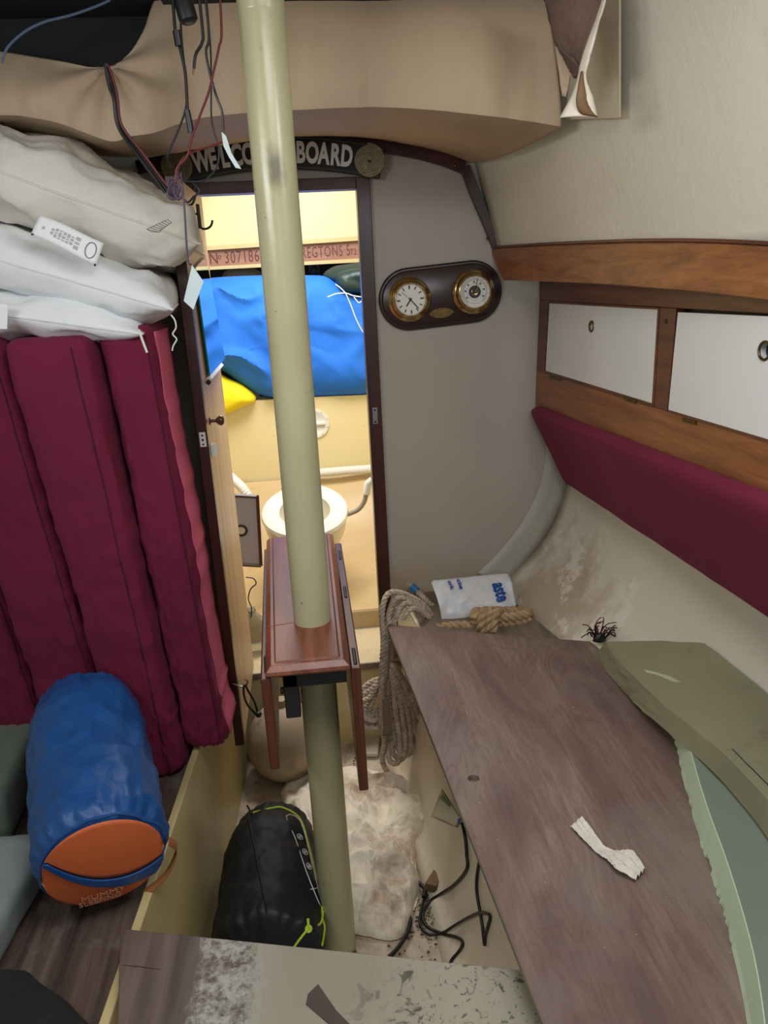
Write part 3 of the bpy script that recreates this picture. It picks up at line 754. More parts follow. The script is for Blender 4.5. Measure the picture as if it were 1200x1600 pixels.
# foam slabs
def outline_noise(pts, amp, seed, n=10, jag=None):
    out = []
    for i, p in enumerate(pts):
        q = pts[(i + 1) % len(pts)]
        for k in range(n): 
            t = k / n; s = p.lerp(q, t)
            a = amp * (jag if (jag and i == 0) else 1)
            out.append(s + V((fbm(s, 60, 2, seed), fbm(s, 60, 2, seed + 3), 0)) * a)
    return out
f1 = [U(x, y, 'z', PZ + 0.001) for x, y in [(1050, 1150), (1085, 1290), (1120, 1400), (1150, 1510), (1168, 1605), (1180, 1720), (1186, 1830)]] 
f1 = [p for p in f1]; far = [V((f1[-1].x + 0.02, f1[-1].y - 0.3, PZ + 0.001)), V((0.80, 0.30, PZ + 0.001)), V((0.715, 1.15, PZ + 0.001))]
def jagline(pts):
    o = spline(pts, 22); return [p + V((abs(fbm(p, 110, 3, 2)) * 0.009 if i < 60 else 0, 0, 0)) for i, p in enumerate(o)]
lw = thing('lower_foam_slab', 'mint green upholstery foam slab with torn edge under the olive foam', 'foam slab', (0.75, 0.9, PZ))
ring = jagline(f1) + far
topz = V((0.012, 0.006, 0.058))
smooth_ring = spline(f1, 22) + far; nn = len(ring)
mid = [p + V((0.003, 0, 0.010)) for p in smooth_ring]; top_ = [p + topz for p in smooth_ring]
v = ring + mid + top_; f = [list(range(nn))[::-1], list(range(2 * nn, 3 * nn))]
for j in range(2): f += [[j * nn + i, j * nn + (i + 1) % nn, (j + 1) * nn + (i + 1) % nn, (j + 1) * nn + i] for i in range(nn)]
obj('foam', (v, f), M['foam_cut'], lw, smooth=False)
inn = [p + topz + V((0.0, 0.0, 0.0006)) for p in spline(f1, 22)] + [p + topz + V((0, 0, 0.0006)) for p in far]
inn = [p + V((0.0015, 0, 0)) for p in inn]
obj('dusty_face', prism(inn, (0, 0, 0.0008)), M['foam_grey'], lw, smooth=False)
# olive slab: bent over the lower one
A = [U(x, y, 'z', z) for x, y, z in [(932, 1022, PZ + .002), (950, 1052, PZ + .003), (985, 1092, PZ + .01), (1050, 1150, PZ + .045), (1100, 1192, PZ + .066), (1150, 1245, PZ + .066), (1200, 1310, PZ + .066), (1260, 1395, PZ + .066)]]
Bt = [U(x, y, 'z', z) for x, y, z in [(946, 1003, PZ + .055), (972, 1038, PZ + .055), (1008, 1075, PZ + .062), (1068, 1126, PZ + .09), (1118, 1166, PZ + .11), (1165, 1212, PZ + .115), (1215, 1266, PZ + .115), (1290, 1350, PZ + .115)]]
Cc = [march(x, y, lambda p: p.x > hullx(p.y, p.z) - 0.012) for x, y in [(1100, 1005), (1120, 1020), (1145, 1040), (1175, 1064), (1210, 1093), (1250, 1126), (1300, 1168), (1370, 1226)]]
As, Bs, Cs = spline(A, 8), spline(Bt, 8), spline(Cc, 8)
olv = thing('olive_foam_slab', 'olive green foam slab with brown scuffs lying on top of the mint foam', 'foam slab', (0.85, 1.2, PZ))
def olive(u, v, top=True):
    b, c = lerp_list(Bs, v), lerp_list(Cs, v)
    return b.lerp(c, u) + V((0, 0, 0.004 * math.sin(u * PI) + 0.002 * fbm((u * 3, v * 3, 0), 2)))
def ring_fn(u, v):                              # closed cross-section along the slab
    a, b, c = lerp_list(As, v), lerp_list(Bs, v), lerp_list(Cs, v); lo = c + V((-0.035, -0.0, -0.05))
    k = u * 4
    if k < 1: return a.lerp(b, k) + V((-1, -0.5, 0)) * 0.0035 * (fbm(a.lerp(b, k), 60, 3) if v < 0.35 else 0.3 * fbm(a.lerp(b, k), 20, 2))
    if k < 2: return olive(k - 1, v)
    if k < 3: return c.lerp(lo, k - 2)
    return lo.lerp(a, k - 3)
vv, ff = grid(ring_fn, 48, 56, closeu=True)
ff.append(list(range(48))); ff.append([56 * 48 + i for i in range(48)])
obj('foam', (vv, ff), M['foam_olive'], olv)
obj('slit', tube([olive(0.10 + 0.0 * i, 0.62 + 0.02 * i) + V((0, 0, 0.0005)) for i in range(10)], 0.0009, 5), M['black'], olv)
# torn scuff marks
obj('scuff', slab([olive(u, v) + V((0, 0, 0.0008)) for u, v in [(0.16, 0.20), (0.22, 0.215), (0.33, 0.27), (0.36, 0.31), (0.30, 0.30), (0.22, 0.24), (0.15, 0.22)]], 0.0005), simple('scuff_foam', (176, 176, 140), 0.9), olv, smooth=False)

# ------------------------------------------------------------ port settee, front board, plank
lb = thing('settee_front_board', 'cream painted fiddle board along the front of the port settee', 'settee front', (-0.32, 1.2, 0))
def lbp(y, z): return V((-0.322 + 0.066 * (y - 1.25), y, z))
obj('panel', hexa([lbp(-0.3, 0), lbp(-0.3, 0) + V((-0.016, 0, 0)), lbp(1.99, 0) + V((-0.016, 0, 0)), lbp(1.99, 0), lbp(-0.3, .42), lbp(-0.3, .42) + V((-0.016, 0, 0)), lbp(1.99, .42) + V((-0.016, 0, 0)), lbp(1.99, .42)]), M['cream'], lb, bevel=0.003)
pt_ = tag(obj('settee_board', prism([V((-0.83, -0.3, .37)), V((-0.445, -0.3, .37)), V((-0.293, 2.06, .37)), V((-0.77, 2.06, .37))], (0, 0, 0.018)), M['settee_ply'], smooth=False), 'dark scuffed plywood top of the port settee under the blue sleeping bag', 'settee top')
PLZ = 0.446
c = [U(188, 1450, 'z', PLZ), U(826, 1516, 'z', PLZ)]
cn = [U(180, 1720, 'z', PLZ), U(905, 1760, 'z', PLZ)]
plank = tag(obj('worn_plank', prism([cn[0], cn[1], c[1], c[0]], (0, 0, -0.024)), M['plank'], bevel=0.002), 'worn cream painted plank laid across the cabin in the foreground', 'plank')
obj('bare_patch', slab([U(x, y, 'z', PLZ + 0.0005) for x, y in [(497, 1538), (526, 1580), (552, 1606), (520, 1606), (478, 1570), (481, 1554)]], 0.0008), simple('bare_wood', (70, 60, 54), 0.7, (86, 76, 68), 30), plank, smooth=False)
obj('crack', join(*[slab([U(x, y, 'z', PLZ + 0.0004) for x, y in q], 0.0006) for q in ([(190, 1508), (222, 1510), (252, 1515), (222, 1511.5)],)]), M['teak_dark'], plank, smooth=False)

# ------------------------------------------------------------ mast post and drop-leaf table
PX, PY = -0.027, 1.305
post = thing('mast_support_post', 'round cream painted mast support post rising through the drop-leaf table', 'post', (PX, PY, 0))
obj('post', lathe((PX, PY, 0.004), (0, 0, 1), [(0.031, 0), (0.0345, 0.004), (0.0352, 0.02), (0.0352, 0.6), (0.0352, 1.2), (0.0352, 1.79)], 56), M['mast'], post)
obj('top_sleeve', lathe((PX, PY, 1.79), (0, 0, 1), [(0.0352, 0), (0.0357, 0.002), (0.0357, 0.11)], 56), M['mast'], post)
TZ = 0.795
tb = thing('drop_leaf_table', 'narrow mahogany drop-leaf table clamped around the post, both leaves down', 'table', (-0.04, 1.45, 0.5))
ty0, ty1 = 1.135, 1.83
def tpl(y): return (-0.110 - 0.040 * (y - 1.135), 0.033 + 0.00 * (y - 1.135))
def cham(y0, y1, in_, z0, z1, prof):
    vs = []; fs = []
    for o_, z in prof:
        (a0, b0), (a1, b1) = tpl(y0), tpl(y1)
        vs += [V((a0 + o_, y0 + o_, z)), V((b0 - o_, y0 + o_, z)), V((b1 - o_, y1 - o_, z)), V((a1 + o_, y1 - o_, z))]
    for i in range(len(prof) - 1):
        for k in range(4): fs.append([4 * i + k, 4 * i + (k + 1) % 4, 4 * i + 4 + (k + 1) % 4, 4 * i + 4 + k])
    fs += [[0, 1, 2, 3], [len(vs) - 4, len(vs) - 3, len(vs) - 2, len(vs) - 1]]
    return vs, fs
obj('tabletop', cham(ty0, ty1, 0, 0, 0, [(0.003, TZ - 0.022), (0.0, TZ - 0.018), (0.001, TZ - 0.012), (0.010, TZ - 0.003), (0.0165, TZ - 0.003), (0.018, TZ)]), M['table_wood'], tb, bevel=0.001)
obj('scratch', tube([V((-0.11, 1.292, TZ + 0.0003)), V((-0.063, 1.30, TZ + 0.0003))], 0.0007, 5), M['strap_tan'], tb)
for s, x, zb, y0 in ((-1, -0.113, 0.592, 1.14), (1, 0.036, 0.520, 1.15)):
    xa = x - 0.006 if s < 0 else x - 0.002; k = (-0.04 if s < 0 else 0)
    lf = obj('table_leaf', hexa([(xa, y0, zb), (xa + 0.017, y0, zb), (xa + 0.017 + k * 0.6, 1.80, zb), (xa + k * 0.6, 1.80, zb), (xa, y0, TZ - 0.024), (xa + 0.017, y0, TZ - 0.024), (xa + 0.017 + k * 0.6, 1.80, TZ - 0.024), (xa + k * 0.6, 1.80, TZ - 0.024)]), M['leaf_wood'], tb, bevel=0.003)
    for yy in (1.16, 1.45, 1.68): obj('leaf_hinge', tube([V((xa + 0.009, yy, TZ - 0.026)), V((xa + 0.009 + k * 0.1, yy + 0.06, TZ - 0.026))], 0.004, 10), M['iron'], tb)
br = obj('bracket', join(box(-0.084, -0.058, 1.165, 1.19, 0.675, 0.772), box(-0.084, 0.026, 1.165, 1.185, 0.735, 0.772), box(-0.075, -0.063, 1.19, 1.29, 0.70, 0.772), box(0.014, 0.026, 1.185, 1.60, 0.73, 0.772)), M['iron'], tb, bevel=0.002)
obj('bolt', lathe((-0.085, 1.177, 0.725), (-1, 0, 0), [(0.006, 0), (0.006, 0.005), (0, 0.006)], 6), M['iron'], tb)

# ------------------------------------------------------------ open door, hinged at port jamb
dr = thing('door_1', '', 'door', (-0.24, 2.06, 0.31)); del dr['label']; del dr['category']; struct(dr)
LN, LF = V((-0.2300, 1.665, 0)), V((-0.2300, 2.062, 0))
def lp(px, py, off=0.0):                        # point on the door's inner face
    return UP(px, py, (LN.x + off, 1.8, 1), (1, 0.0, 0))
obj('door_leaf', hexa([(-0.250, 1.680, .31), (-0.230, 1.680, .31), (-0.230, 2.062, .31), (-0.250, 2.062, .31), (-0.250, 1.680, 1.62), (-0.230, 1.680, 1.62), (-0.230, 2.062, 1.62), (-0.250, 2.062, 1.62)]), M['door_wood'], dr, smooth=False)
obj('door_edge', hexa([(-0.252, 1.655, .308), (-0.229, 1.655, .308), (-0.229, 1.680, .308), (-0.252, 1.680, .308), (-0.252, 1.655, 1.62), (-0.229, 1.655, 1.62), (-0.229, 1.680, 1.62), (-0.252, 1.680, 1.62)]), M['mahogany'], dr, bevel=0.0015)
mr = [lp(303, 420, 0.006), lp(326, 588, 0.006), lp(350, 560, 0.006), lp(320, 400, 0.006)]
ms = obj('mirror', slab(mr, 0, vec=(0.003, 0, 0)), M['mirror'], dr, smooth=False)
obj('mirror_edge', tube([mr[0] + V((0.002, -0.001, 0)), mr[1] + V((0.002, -0.001, 0))], 0.0022, 6), M['glass_edge'], ms)
cl = obj('mirror_ledge', tube([lp(327, 592, 0.008), lp(346, 570, 0.008)], 0.006, 4), M['white_plastic'], dr, smooth=False)
obj('mirror_clip', lathe(lp(326, 597, 0.008), (0, -1, 0), [(0.007, -0.006), (0.007, 0.006)], 4), M['black'], dr, smooth=False)
kb = lp(327, 658)
obj('door_knob', lathe(kb, (1, 0, 0), [(0.009, 0), (0.009, 0.002), (0.004, 0.005), (0.0035, 0.014), (0.008, 0.018), (0.0115, 0.024), (0.0115, 0.029), (0.007, 0.033), (0, 0.034)], 24), M['knob_wood'], dr)
obj('keeper_plate', box(-0.247, -0.233, 1.6525, 1.6555, U(320, 698, 'y', 1.655).z, U(320, 675, 'y', 1.655).z), M['white_plastic'], dr, bevel=0.001)
for zz in (680, 687, 694): obj('keeper_hole', lathe((-0.240, 1.6527, U(320, zz, 'y', 1.655).z), (0, -1, 0), [(0.0028 if zz != 687 else 0.004, 0), (0.002, 0.0003), (0, 0.0004)], 12), M['black'], dr)
obj('bolt_keeper', join(box(-0.2295, -0.227, 1.69, 1.72, U(335, 712, 'y', 1.7).z, U(335, 694, 'y', 1.7).z), box(-0.229, -0.218, 1.705, 1.708, U(335, 712, 'y', 1.7).z, U(335, 694, 'y', 1.7).z)), M['white_plastic'], dr)
# black coat hooks by the top of the jamb
for x, y, nm in ((296, 322, 'upper'), (326, 358, 'lower')):
    yy = 1.80
    hk = thing('coat_hook', 'small black iron coat hook beside the doorway, ' + ('the one under the hanging wires' if nm == 'upper' else 'the lower one by the pillow corner'), 'hook', U(x, y, 'y', yy))
    w_ = [(x - 12, y - 34), (x - 11, y - 16), (x - 8, y - 4), (x - 2, y - 1), (x + 5, y - 4), (x + 9, y - 16)] if nm == 'upper' else [(x - 16, y - 24), (x - 14, y - 8), (x - 10, y - 1), (x - 2, y - 1), (x + 4, y - 6), (x + 6, y - 14)]
    obj('hook', tube(spline([U(a, b, 'y', yy) for a, b in w_], 6), 0.0026, 8), M['iron'], hk)
    q = U(*w_[0], 'y', yy); obj('back_plate', join(tube([q + V((0.0, 0.003, 0.02)), q + V((0, 0.003, -0.03))], 0.004, 8), tube([q, q + V((-0.03, 0.02, 0))], 0.0025, 6)), M['iron'], hk)
# cabin hook with bungee on the door's lower edge
bg = thing('bungee_hook', 'steel hook with a short black bungee loop on the door foot', 'bungee cord', U(385, 1090, 'y', 1.64))
obj('hook', join(tube(spline([U(x, y, 'y', 1.65) for x, y in [(364, 1068), (374, 1072), (384, 1072), (387, 1064), (381, 1061)]], 6), 0.0022, 8)), M['steel'], bg)
obj('cord', tube(spline([U(x, y, 'y', 1.64) for x, y in [(381, 1070), (381, 1084), (386, 1100), (396, 1112), (403, 1118), (398, 1098), (388, 1080), (383, 1070)]], 6), 0.0026, 8), M['cable'], bg)
obj('ball', lathe(U(404, 1116, 'y', 1.635), (0, 0, 1), [(0.0001, -0.008), (0.006, -0.006), (0.008, 0), (0.006, 0.006), (0.0001, 0.008)], 16), M['iron'], bg)
# ------------------------------------------------------------ welcome sign
YS = YB - 0.022
sg = thing('welcome_sign', 'curved black wooden sign with white lettering and rope rosettes above the doorway', 'sign', U(430, 250, 'y', YS))
p0, p1, p2 = U(275, 263, 'y', YS), U(430, 240, 'y', YS), U(577, 252, 'y', YS)
def circ(a, b, c):
    ax, ay, bx, by, cx, cy = a.x, a.z, b.x, b.z, c.x, c.z
    d = 2 * (ax * (by - cy) + bx * (cy - ay) + cx * (ay - by))
    ux = ((ax * ax + ay * ay) * (by - cy) + (bx * bx + by * by) * (cy - ay) + (cx * cx + cy * cy) * (ay - by)) / d
    uz = ((ax * ax + ay * ay) * (cx - bx) + (bx * bx + by * by) * (ax - cx) + (cx * cx + cy * cy) * (bx - ax)) / d
    return ux, uz, math.hypot(ax - ux, ay - uz)
sx_, sz_, sr_ = circ(p0, p1, p2)
def arc(s, h, out):                             # s along the arc from its middle, h height, out towards the camera
    mid = math.atan2(p1.z - sz_, p1.x - sx_); a = mid - s / sr_
    return V((sx_ + math.cos(a) * (sr_ + h), YS - out, sz_ + math.sin(a) * (sr_ + h)))
def bendbox(s0, s1, h0, h1, o0, o1, n=40):
    vs = []; fs = []
    for i in range(n + 1):
        s = s0 + (s1 - s0) * i / n; vs += [arc(s, h0, o0), arc(s, h1, o0), arc(s, h1, o1), arc(s, h0, o1)]
    for i in range(n):
        for k in range(4): fs.append([4 * i + k, 4 * i + (k + 1) % 4, 4 * i + 4 + (k + 1) % 4, 4 * i + 4 + k])
    fs += [[0, 1, 2, 3], [4 * n, 4 * n + 1, 4 * n + 2, 4 * n + 3]]
    return vs, fs
sl = lambda px: (lambda q: (math.atan2(p1.z - sz_, p1.x - sx_) - math.atan2(q.z - sz_, q.x - sx_)) * sr_)(U(px, 250, 'y', YS))
obj('board', bendbox(sl(250), sl(598), -0.037, 0.037, -0.004, 0.010), simple('sign_black', (13, 14, 17), 0.5, (20, 21, 24), 8, 0.3, 60), sg, bevel=0.002)
obj('border', join(bendbox(sl(252), sl(596), 0.0315, 0.0355, 0.010, 0.013), bendbox(sl(252), sl(596), -0.0355, -0.0315, 0.010, 0.013)), simple('sign_edge', (52, 52, 50), 0.5), sg)
letters = [('W', 318), ('E', 345), ('L', 367), ('C', 372), ('O', 389), ('M', 408), ('E', 428)]
lx = {0: ('WELCOME', 313, 432, ), 1: ('ABOARD', 449, 542)}
for word, a, b in (('WELCOME', 314, 428), ('ABOARD', 452, 541)):
    for i, ch in enumerate(word):
        s0 = sl(a + (b - a) * i / (len(word) - 1))
        obj('letter', text(ch, 0.066, lambda x, y, z, s0=s0: arc(s0 + x, y - 0.001, 0.011 + z), 0.001, 0.60, bold=0.0026), M['white_label'], sg, smooth=False)
for px, py in ((275, 260), (577, 251)):
    c0 = U(px, py, 'y', YS - 0.012)
    ros = obj('rope_rosette', lathe(c0 + V((0, 0.008, 0)), (0, -1, 0), [(0.038, 0), (0.040, 0.004), (0.038, 0.008), (0, 0.008)], 30), simple('rosette_base', (74, 66, 52), 0.9), sg)
    sp = [c0 + V((math.cos(t) * (0.004 + 0.0054 * t / 2 / PI * 1.0), -0.002, math.sin(t) * (0.004 + 0.0054 * t / 2 / PI))) for t in [k * 0.12 for k in range(int(6.3 * 2 * PI / 0.12))]]
    obj('rope', rope(sp, 0.0034, 5, 0.0016, 9), ropemat('sign_rope' , (138, 126, 102), (168, 156, 130)), ros)

# ------------------------------------------------------------ clock and barometer on their plaque
yq = YB - 0.002
ca, cb_ = U(640, 468, 'y', yq - 0.02), U(740, 456, 'y', yq - 0.02)
pq = thing('clock_and_barometer', 'oval dark wood plaque with a brass ship clock and a brass barometer', 'clock', (ca + cb_) / 2)
axd = (cb_ - ca).normalized(); upd = V((-axd.z, 0, axd.x)); ny = V((0, -1, 0))
def stad(r, out):
    pts = []
    for k in range(25): a = PI / 2 + PI * k / 24; pts.append(ca + axd * (math.cos(a) * r) + upd * (math.sin(a) * r))
    for k in range(25): a = -PI / 2 + PI * k / 24; pts.append(cb_ + axd * (math.cos(a) * r) + upd * (math.sin(a) * r))
    return [V((p.x, yq - out, p.z)) for p in pts]
vs = []; fs = []
rings = [(0.080, 0), (0.0815, 0.004), (0.080, 0.009), (0.0765, 0.011), (0.074, 0.011), (0.0725, 0.016), (0.070, 0.018)]
for r, o_ in rings: vs += stad(r, o_)
for j in range(len(rings) - 1):
    for k in range(50): fs.append([j * 50 + k, j * 50 + (k + 1) % 50, (j + 1) * 50 + (k + 1) % 50, (j + 1) * 50 + k])
fs += [list(range(50)), [300 + k for k in range(50)]]
obj('plaque', (vs, fs), M['plaque_wood'], pq)
def inst(c0, nm):
    c0 = V((c0.x, yq - 0.018, c0.z))
    b = obj(nm, lathe(c0, (0, -1, 0), [(0.056, 0), (0.058, 0.003), (0.056, 0.006), (0.050, 0.009), (0.049, 0.020), (0.047, 0.024), (0.0425, 0.026), (0.0405, 0.023), (0.0400, 0.016)], 56), M['brass'], pq)
    d = obj('dial', lathe(c0 + ny * 0.016, (0, -1, 0), [(0.0405, 0), (0.0, 0.0004)], 48), M['dial'], b, smooth=False)
    for k in range(3):
        a = PI / 2 + k * 2 * PI / 3 + 0.5
        obj('screw', lathe(c0 + V((math.cos(a) * 0.053, -0.006, math.sin(a) * 0.053)), (0, -1, 0), [(0.002, 0), (0.0018, 0.001), (0, 0.0013)], 8), M['brass_dull'], b)
    return c0, b
def mark(c0, ang, r0, r1, w_, out, h=0.0005):
    d = V((math.sin(ang), 0, math.cos(ang))); s = V((d.z, 0, -d.x)); c1 = c0 + ny * out
    return slab([c1 + d * r0 - s * w_, c1 + d * r0 + s * w_, c1 + d * r1 + s * w_, c1 + d * r1 - s * w_], 0, vec=(0, -h, 0))
tilt = -math.atan2(axd.z, axd.x)
cc, cbz = inst(ca, 'clock_bezel')
mk = []
for k in range(12): mk.append(mark(cc, k * PI / 6 + tilt, 0.027, 0.036, 0.0014 if k % 3 else 0.002, 0.0166))
for k in range(60): mk.append(mark(cc, k * PI / 30 + tilt, 0.0375, 0.039, 0.0003, 0.0166))
for a in (11, 1, 2, 4, 5, 7, 8, 10): pass
obj('hour_markings', join(*mk), M['ink'], cbz, smooth=False)
obj('hour_hand', mark(cc, math.radians(214), -0.005, 0.020, 0.0016, 0.018), M['black'], cbz, smooth=False)
obj('minute_hand', mark(cc, math.radians(138), -0.006, 0.031, 0.0012, 0.019), M['black'], cbz, smooth=False)
obj('second_hand', mark(cc, math.radians(312), -0.008, 0.031, 0.0004, 0.020), M['iron'], cbz, smooth=False)
obj('hand_boss', lathe(cc + ny * 0.018, (0, -1, 0), [(0.003, 0), (0.003, 0.003), (0, 0.0032)], 12), M['black'], cbz)
c2, bbz = inst(cb_, 'barometer_bezel')
mk = [mark(c2, math.radians(-140 + k * 5) + tilt, 0.031, 0.036 if k % 4 else 0.039, 0.0003, 0.0166) for k in range(57)]
mk += [torus(c2 + ny * 0.0168, (0, -1, 0), 0.0300, 0.0003, 40, 4), torus(c2 + ny * 0.0168, (0, -1, 0), 0.0215, 0.0003, 40, 4)]
mk += [mark(c2, math.radians(-120 + k * 40) + tilt, 0.0235, 0.0275, 0.0022, 0.0166) for k in range(7)]
obj('scale_markings', join(*mk), M['ink'], bbz, smooth=False)
obj('centre_opening', lathe(c2 + ny * 0.0165, (0, -1, 0), [(0.0165, 0), (0.0160, 0.0008), (0, 0.0008)], 30), M['dial_grey'], bbz)
obj('mechanism', join(torus(c2 + ny * 0.0175, (0, -1, 0), 0.008, 0.0012, 20, 6), lathe(c2 + ny * 0.0172 + V((0.003, 0, -0.007)), (0, -1, 0), [(0.004, 0), (0, 0.001)], 12)), M['brass'], bbz)
obj('pointer', mark(c2, math.radians(12), -0.010, 0.034, 0.0007, 0.0195), M['iron'], bbz, smooth=False)
obj('set_hand', mark(c2, math.radians(30), 0.0, 0.018, 0.0008, 0.0205), M['brass'], bbz, smooth=False)
pc = U(690, 489, 'y', yq - 0.02); pc = V((pc.x, yq - 0.018, pc.z))
lens_ = [pc + axd * (0.033 * math.cos(a)) + upd * (0.013 * math.sin(a) * abs(math.sin(a)) ** 0.3) for a in [2 * PI * k / 32 for k in range(32)]]
obj('brass_plate', slab(lens_, 0, vec=(0, -0.0016, 0)), M['brass_dull'], pq, smooth=False)
obj('plaque_screw', lathe(V((U(600, 473, 'y', yq).x, yq - 0.018, U(600, 473, 'y', yq).z)), (0, -1, 0), [(0.002, 0), (0, 0.001)], 10), M['brass'], pq)

# ------------------------------------------------------------ maroon berth cushions on end
def berth_cushion(xt0, xt1, xb0, xb1, z0, z1, y0, y1, seam, seed, label, side=None):
    w2 = (xt1 - xt0) / 2; dep = (y1 - y0) / 2; hz = (z1 - z0) / 2
    def fn(p, n):
        t = (p.z + hz) / (2 * hz); u = (p.x + w2) / (2 * w2)
        x = (xb0 + (xb1 - xb0) * u) * (1 - t) + (xt0 + (xt1 - xt0) * u) * t
        y = (y0 + y1) / 2 + p.y; z = z0 + 2 * hz * t
        q = V((x, y, z))
        wr = ridge(V((u * 0.5 + seed, z * 1.0, 0)) + V((fbm((u * 0.5, z * 0.7, seed), 5, 2),) * 3) * 0.03, 15, seed)
        amp = 0.009 * max(0, wr - 0.45) * (0.3 + 1.2 * (1 - t)) + 0.004 * fbm(q, 7, 3, seed) + 0.003 * fbm((0, z, seed), 3, 2)
        sw = 0.006 * math.sin(u * PI)
        return q + V(n) * amp + V((0, -sw if n[1] < -0.5 else 0, 0))
    t = thing('berth_cushion', label, 'cushion', ((xb0 + xb1) / 2, (y0 + y1) / 2, z0), 'maroon velvet berth cushions stood on end')
    obj('cushion_cover', rbox((w2, dep, hz), 0.022, (18, 10, 90), fn), M['velvet'], t, merge=True)
    pts = []
    for k in range(60):
        z = -hz * 0.96 + 1.92 * hz * k / 59; lx_ = w2 * (2 * seam - 1)
        pts.append(V(fn(V((lx_, -dep, z)), V((0, -1, 0)))) + V((0, -0.0005, 0)))
    obj('piping', tube(pts, 0.0013, 6), M['velvet_seam'], t)
    if side:  # rose skin, much lighter than the velvet, laid over the right-hand face
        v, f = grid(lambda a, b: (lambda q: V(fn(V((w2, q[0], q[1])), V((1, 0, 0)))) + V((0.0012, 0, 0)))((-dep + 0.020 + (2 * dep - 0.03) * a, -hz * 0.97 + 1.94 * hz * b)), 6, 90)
        obj('side_face', (v, f), M['rose'], t, solid=-0.001)['label'] = 'rose pink side face'
    return t
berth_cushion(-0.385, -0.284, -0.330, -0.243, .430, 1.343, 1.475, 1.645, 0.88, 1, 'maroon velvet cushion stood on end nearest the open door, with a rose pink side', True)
berth_cushion(-0.548, -0.392, -0.462, -0.336, .392, 1.332, 1.440, 1.80, 0.80, 4, 'maroon velvet cushion stood on end, second from the open door, wrinkled edge')
berth_cushion(-0.712, -0.555, -0.606, -0.468, .392, 1.33, 1.48, 1.85, 0.86, 7, 'maroon velvet cushion stood on end, third from the open door, behind the blue stuff sack')
berth_cushion(-0.800, -0.722, -0.735, -0.612, .392, 1.33, 1.52, 1.85, 0.86, 11, 'maroon velvet cushion stood on end farthest from the open door, at the left picture edge')

# ------------------------------------------------------------ white pillows on top
def pillow(label, c, a, b, th, tilt_, yaw, m, seed, crease=0.010, tag_=None, sag=0.0):
    rot = Matrix.Rotation(yaw, 3, 'Z') @ Matrix.Rotation(tilt_, 3, 'Y')
    c = V(c)
    def fn(u, v, top):
        uu, vv = 2 * u - 1, 2 * v - 1
        px = a * uu * (1 - 0.07 * (1 - abs(vv)) * abs(uu) ** 3); py = b * vv * (1 - 0.08 * (1 - abs(uu)) * abs(vv) ** 3)
        prof_ = max(0, 1 - abs(uu) ** 4) ** 0.55 * max(0, 1 - abs(vv) ** 5) ** 0.5
        q = V((px, py, seed))
        rk = ridge(V((px * 0.6, py, 0)) + V((fbm(q, 4, 2, seed),) * 3) * 0.06, 9, seed) 
        z = th * prof_ * (1 if top else -0.9)
        z += (1 if top else -1) * min(1, prof_ * 2.5) * (crease * (rk - 0.5) + crease * 0.9 * fbm(q, 8, 4, seed + (0 if top else 9)) + crease * 0.35 * (ridge(V((px * 0.5 + py * 0.3, py * 1.2, z)) + V((fbm(q, 6, 2, seed),) * 3) * 0.05, 22, seed) - 0.4))
        p = V((px, py, z - sag * uu * uu))
        p.y += 0.006 * fbm(V((px, 0, z)), 14, 2, seed) * (1 - abs(vv)) ** 0
        return c + rot @ p
    n = 64
    t = thing('pillow', label, 'pillow', c, 'white pillows piled on the maroon cushions')
    sd = lambda v: 0.5 - 0.5 * math.cos(PI * v)
    obj('pillow_cover', join(grid(lambda u, v: fn(sd(u), sd(v), True), n, n), grid(lambda u, v: fn(sd(u), sd(v), False), n, n)), m, t, merge=True)
    ed = [fn(u, 0, True) for u in [k / 60 for k in range(61)]] + [fn(1, v, True) for v in [k / 30 for k in range(1, 31)]]
    obj('seam', tube(ed, 0.0022, 6), m, t)
    return t, fn
p3, f3 = pillow('flat white pillow at the bottom of the pile, crushed onto the maroon cushions', (-0.632, 1.69, 1.392), 0.335, 0.25, 0.048, math.radians(11), 0.03, M['white_cotton'], 3.0, 0.013)
p2_, f2 = pillow('white pillow with a printed care label, in the middle of the pile', (-0.550, 1.71, 1.474), 0.325, 0.26, 0.064, math.radians(19), 0.02, M['white_cotton'], 8.0, 0.013)
p1_, f1_ = pillow('creased off-white pillow on top of the pile, its corner drooping by the doorway', (-0.512, 1.70, 1.606), 0.335, 0.25, 0.082, math.radians(22), 0.10, M['cream_cotton'], 14.0, 0.022)
# care label printed and sewn on the middle pillow
lc = [U(62, 336, 'y', 1.436), U(162, 378, 'y', 1.436), U(150, 413, 'y', 1.430), U(48, 366, 'y', 1.430)]
def lab(u, v, o_=0.0): return lc[0].lerp(lc[1], u).lerp(lc[3].lerp(lc[2], u), v) + V((0, -o_ - 0.004 * math.sin(u * PI), 0.002 * math.sin(u * 5)))
cl_ = obj('care_label', grid(lab, 16, 6), M['white_label'], p2_, solid=0.0006)
def lt(s, size, u0, v0, rot=-PI / 2):
    W_, H_ = (lc[1] - lc[0]).length, (lc[3] - lc[0]).length
    c, s_ = math.cos(rot), math.sin(rot)
    return text(s, size, lambda x, y, z: lab(u0 + (x * c - y * s_) / W_, v0 - (x * s_ + y * c) / H_, 0.0012 + z), 0.0001, 0.9)
tx = [lt('Cotton', 0.009, 0.855, 0.5), lt('WASH 40', 0.0085, 0.66, 0.5), lt('machine wash', 0.0055, 0.58, 0.5), lt('do not bleach', 0.0055, 0.52, 0.5), lt('tumble dry low', 0.0055, 0.46, 0.5), lt('keep from fire', 0.0055, 0.40, 0.5), lt('hollow fibre', 0.0055, 0.34, 0.5), lt('polyester', 0.0055, 0.28, 0.5), lt('MADE', 0.006, 0.14, 0.5)]
